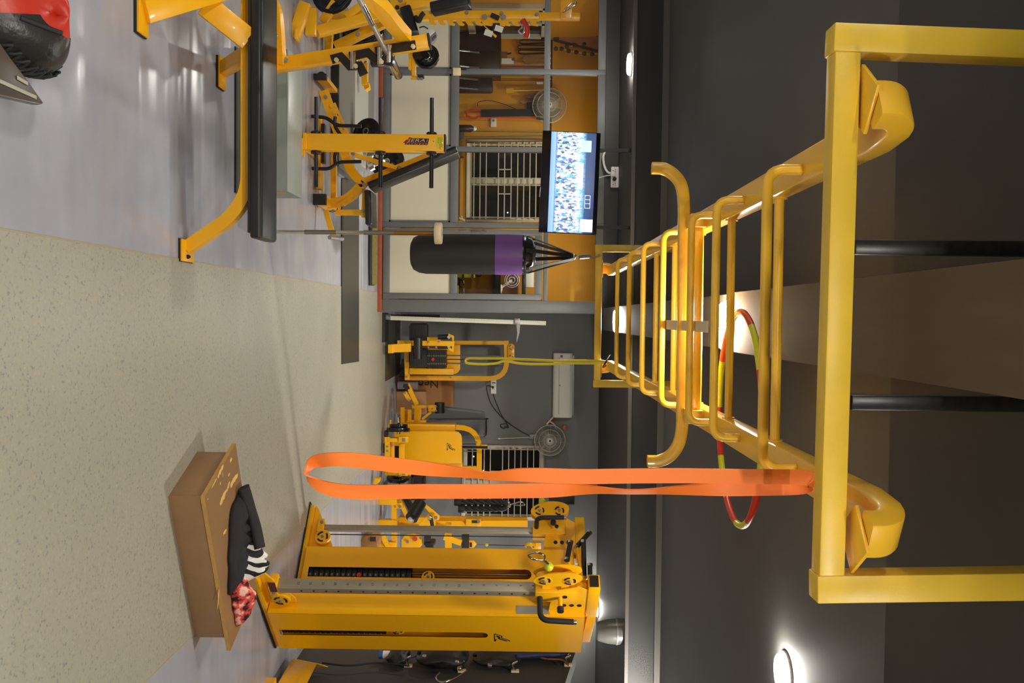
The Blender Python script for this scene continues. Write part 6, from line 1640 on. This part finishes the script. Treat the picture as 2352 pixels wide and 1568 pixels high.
# chairs, desk things
def chair(label, x0, x1, y0, y1, d):
    t = thing('office_chair', label, 'chair', at(x0, (y0 + y1) / 2, d)); a, c = pbox(x0, x1, y0, y1, d, .1); w = c.x - a.x
    MB().box2((a.x, d, .95 if c.z < 1 else a.z), (c.x, d + .09, c.z)).build('backrest', DBROWN, t, bevel=.03)
    MB().box2((a.x, d - .45, .42), (c.x, d + .05, .52)).build('seat', DBROWN, t, bevel=.03)
    for s in (.04, w - .04):
        MB().tube(bend([V((a.x + s, d, 1.1)), V((a.x + s, d - .12, .72)), V((a.x + s, d - .42, .70)), V((a.x + s, d - .42, .5))], .06, 4), .016, 8).build('armrest', CHR, t)
    MB().rod((a.x + w / 2, d - .2, .08), (a.x + w / 2, d - .2, .42), .03, 12).build('column', CHR, t)
    for k in range(5):
        q = 2 * PI * k / 5; e = V((a.x + w / 2 + .27 * math.cos(q), d - .2 + .27 * math.sin(q), .06)); MB().bar((a.x + w / 2, d - .2, .10), e, .04, .03).build('base_spoke', BLKP, t); MB().disc(e - Z_ * .03, (math.sin(q), math.cos(q), 0), .03, .025, 12).build('caster', BLK, t)
    return t
chair('dark brown office chair with tall back, left of the frame post', 1040, 1150, 114, 163, 11.7)
chair('dark brown office chair with a rounded back, right of the frame post', 1040, 1132, 176, 212, 11.5)
ct = thing('desk_organiser', 'brown desk organiser with pens and a white card beside the tall chair', 'organiser', at(1150, 125, 11.9)); PB('pen_box', CARD, ct, 1151, 1165, 118, 137, 11.9, .08); PB('card', WHT, ct, 1152, 1180, 134, 146, 11.86, .01, 0); MB().rod(at(1165, 124, 11.9), at(1174, 122, 11.88), .012, 8).build('pen', BLK, ct); MB().disc(at(1179, 136, 11.85), Y_, .022, .004, 16).build('badge', PURPLE, ct)
single('office_cabinet', MB().box2((-3.86, 11.95, 0), (at(1060, 168, 11.9).x, 12.25, at(1150, 125, 11.9).z)), DBROWN, 'dark cabinet behind the tall office chair', 'cabinet', bevel=.01)
sk = thing('wall_socket', 'white wall socket on the yellow office wall below the fan', 'socket', at(1127, 281, DB)); PB('socket_plate', WHT, sk, 1127, 1140, 271, 291, DB - .03, .03, .004); PB('switch', GALV, sk, 1131, 1136, 275, 279, DB - .034, .004, 0)
bt = thing('water_bottle', 'dark bottle standing on the office ledge below the socket', 'bottle', at(1056, 294, 11.9)); q = at(1053.5, 295, 12.15); MB().lathe([(.05, 0), (.052, .01), (.052, .17), (.03, .20), (.03, .215)], q, Z_, 18).build('bottle_body', mat('brown plastic bottle', rgb(50, 30, 14), .25), bt); MB().lathe([(.032, .21), (.032, .235), (.018, .24), (.018, .25)], q, Z_, 14).build('cap', WHT, bt)
single('poster', MB().box2(*pbox(1056, 1066, 303, 326, DB - .02, .01)), PATT, 'small patterned poster behind the teal bands', 'poster')
ldg = thing('window_ledge', 'brown ledge with folded cloth under the office window', 'ledge', at(1052, 310, 12.2)); PB('board', DBROWN, ldg, 1047, 1053, 290, 500, 12.0, .38); PB('folded_cloth', mat('olive cloth', rgb(120, 96, 40), .9), ldg, 1053, 1064, 322, 358, 12.1, .2, .01)
single('beige_window_handle', MB().rod(at(1053, 500, 12.25), at(1068, 507, 12.25), .018, 8).rod(at(1060, 496, 12.25), at(1062, 506, 12.25), .012, 8), IVORY, 'small beige handle by the office window corner', 'tap')  # window handle beside the office window, built from two short rods
# shelves with shoes seen through the door glass
sv = thing('shoe_rack', 'black shelf rack behind the glass door', 'rack', at(1050, 640, 12.0))
for x0, x1 in ((1040, 1048), (1132, 1149), (1199, 1208)): PB('shelf_board', BLKP, sv, x0, x1, 545, 688, 11.9, .4, .003)
for y in (548, 686): PB('side_frame', BLKP, sv, 860, 1245, y - 2, y + 2, 11.95, .03, 0)
def shoe(label, x, y0, y1, mt, mt2, d=11.9):
    s = thing('trainer_shoe', label, 'shoe', at(x, (y0 + y1) / 2, d)); a = at(x, y0, d); c = at(x, y1, d); w = c.x - a.x
    prof = lambda u: .045 + .035 * (1 - u) ** 1.5
    b = MB(); b.grid(lambda u, v: V((a.x + w * (.5 - .5 * math.cos(v * PI * 2) * (1 - .2 * u)), d + .02 + .28 * u, a.z + .022 + prof(u) * max(0, math.sin(v * PI)) ** .5)), 14, 14); b.build('upper', mt, s)
    MB().box2((a.x, d, a.z), (c.x, d + .31, a.z + .025)).build('sole', mt2, s, bevel=.006); b = MB()
    for k in range(4): b.tube([V((a.x + w * .25, d + .1 + .03 * k, a.z + .09 - .006 * k)), V((a.x + w * .75, d + .1 + .03 * k, a.z + .09 - .006 * k))], .005, 6)
    b.build('lace', WHT, s, kind='stuff')
    return s
YS = mat('acid yellow fabric', rgb(196, 186, 36), .6); GS = mat('grey mesh fabric', rgb(80, 78, 74), .7)
for lb, x, y0, y1, m1, m2 in (('grey shoe with yellow trim at the right end of the shelf', 1049, 655, 680, GS, YS), ('mauve shoe beside the grey one on the shelf', 1049, 640, 654, LAV, BLK)): shoe(lb, x, y0, y1, m1, m2)
ybg = thing('shoe_bag', 'acid yellow and black checked bag on the shelf behind the punching bag', 'bag', at(1049, 625, 11.9)); PB('bag_body', YS, ybg, 1049, 1092, 560, 638, 11.95, .25, .02)
for q in ((1049, 1092, 600, 604), (1049, 1092, 622, 626), (1062, 1066, 560, 638), (1084, 1088, 560, 638)): PB('strap', BBND, ybg, *q, 11.935, .02, 0)
PB('flap', BBND, ybg, 1092, 1104, 590, 634, 11.95, .2, .015)
hf = thing('table_fan', 'small white table fan on the shelf behind the punching bag', 'fan', at(1149, 648, 11.9)); q = at(1176, 643, 11.85)
for rr in (.10, .075, .04): MB().tube([q + V((rr * math.cos(t), -.02 * (rr < .09), rr * math.sin(t))) for t in [2 * PI * i / 28 for i in range(28)]], .005, 6, closed=True).build('cage_ring', WHT, hf)
for k in range(3):
    t = k * 2.094; MB().poly3([q, q + V((.08 * math.cos(t), .02, .08 * math.sin(t))), q + V((.08 * math.cos(t + .7), .0, .08 * math.sin(t + .7)))], (0, .004, 0)).build('blade', mat('translucent grey fan blade', rgb(120, 118, 110), .2), hf)
MB().rod(at(1151, 660, 11.87), q, .018, 10).build('neck', WHT, hf); MB().lathe([(.06, 0), (.06, .015), (.02, .025)], at(1150, 663, 11.87), Z_, 18).build('base', WHT, hf)
single('medicine_box', MB().box2(*pbox(1208, 1226, 622, 660, 11.95, .2)), WHT, 'white printed box on the top shelf behind the door glass', 'box', bevel=.003)

ck = thing('cream_block', 'cream plastic block clipped on the grey partition post beside the rail', 'clip', at(1041, 164, DP - .06)); PB('block', IVORY, ck, 1040, 1058, 155, 172, DP - .08, .045, .006); PB('black_tab', BLK, ck, 1057, 1072, 155, 160, DP - .06, .025, .004)
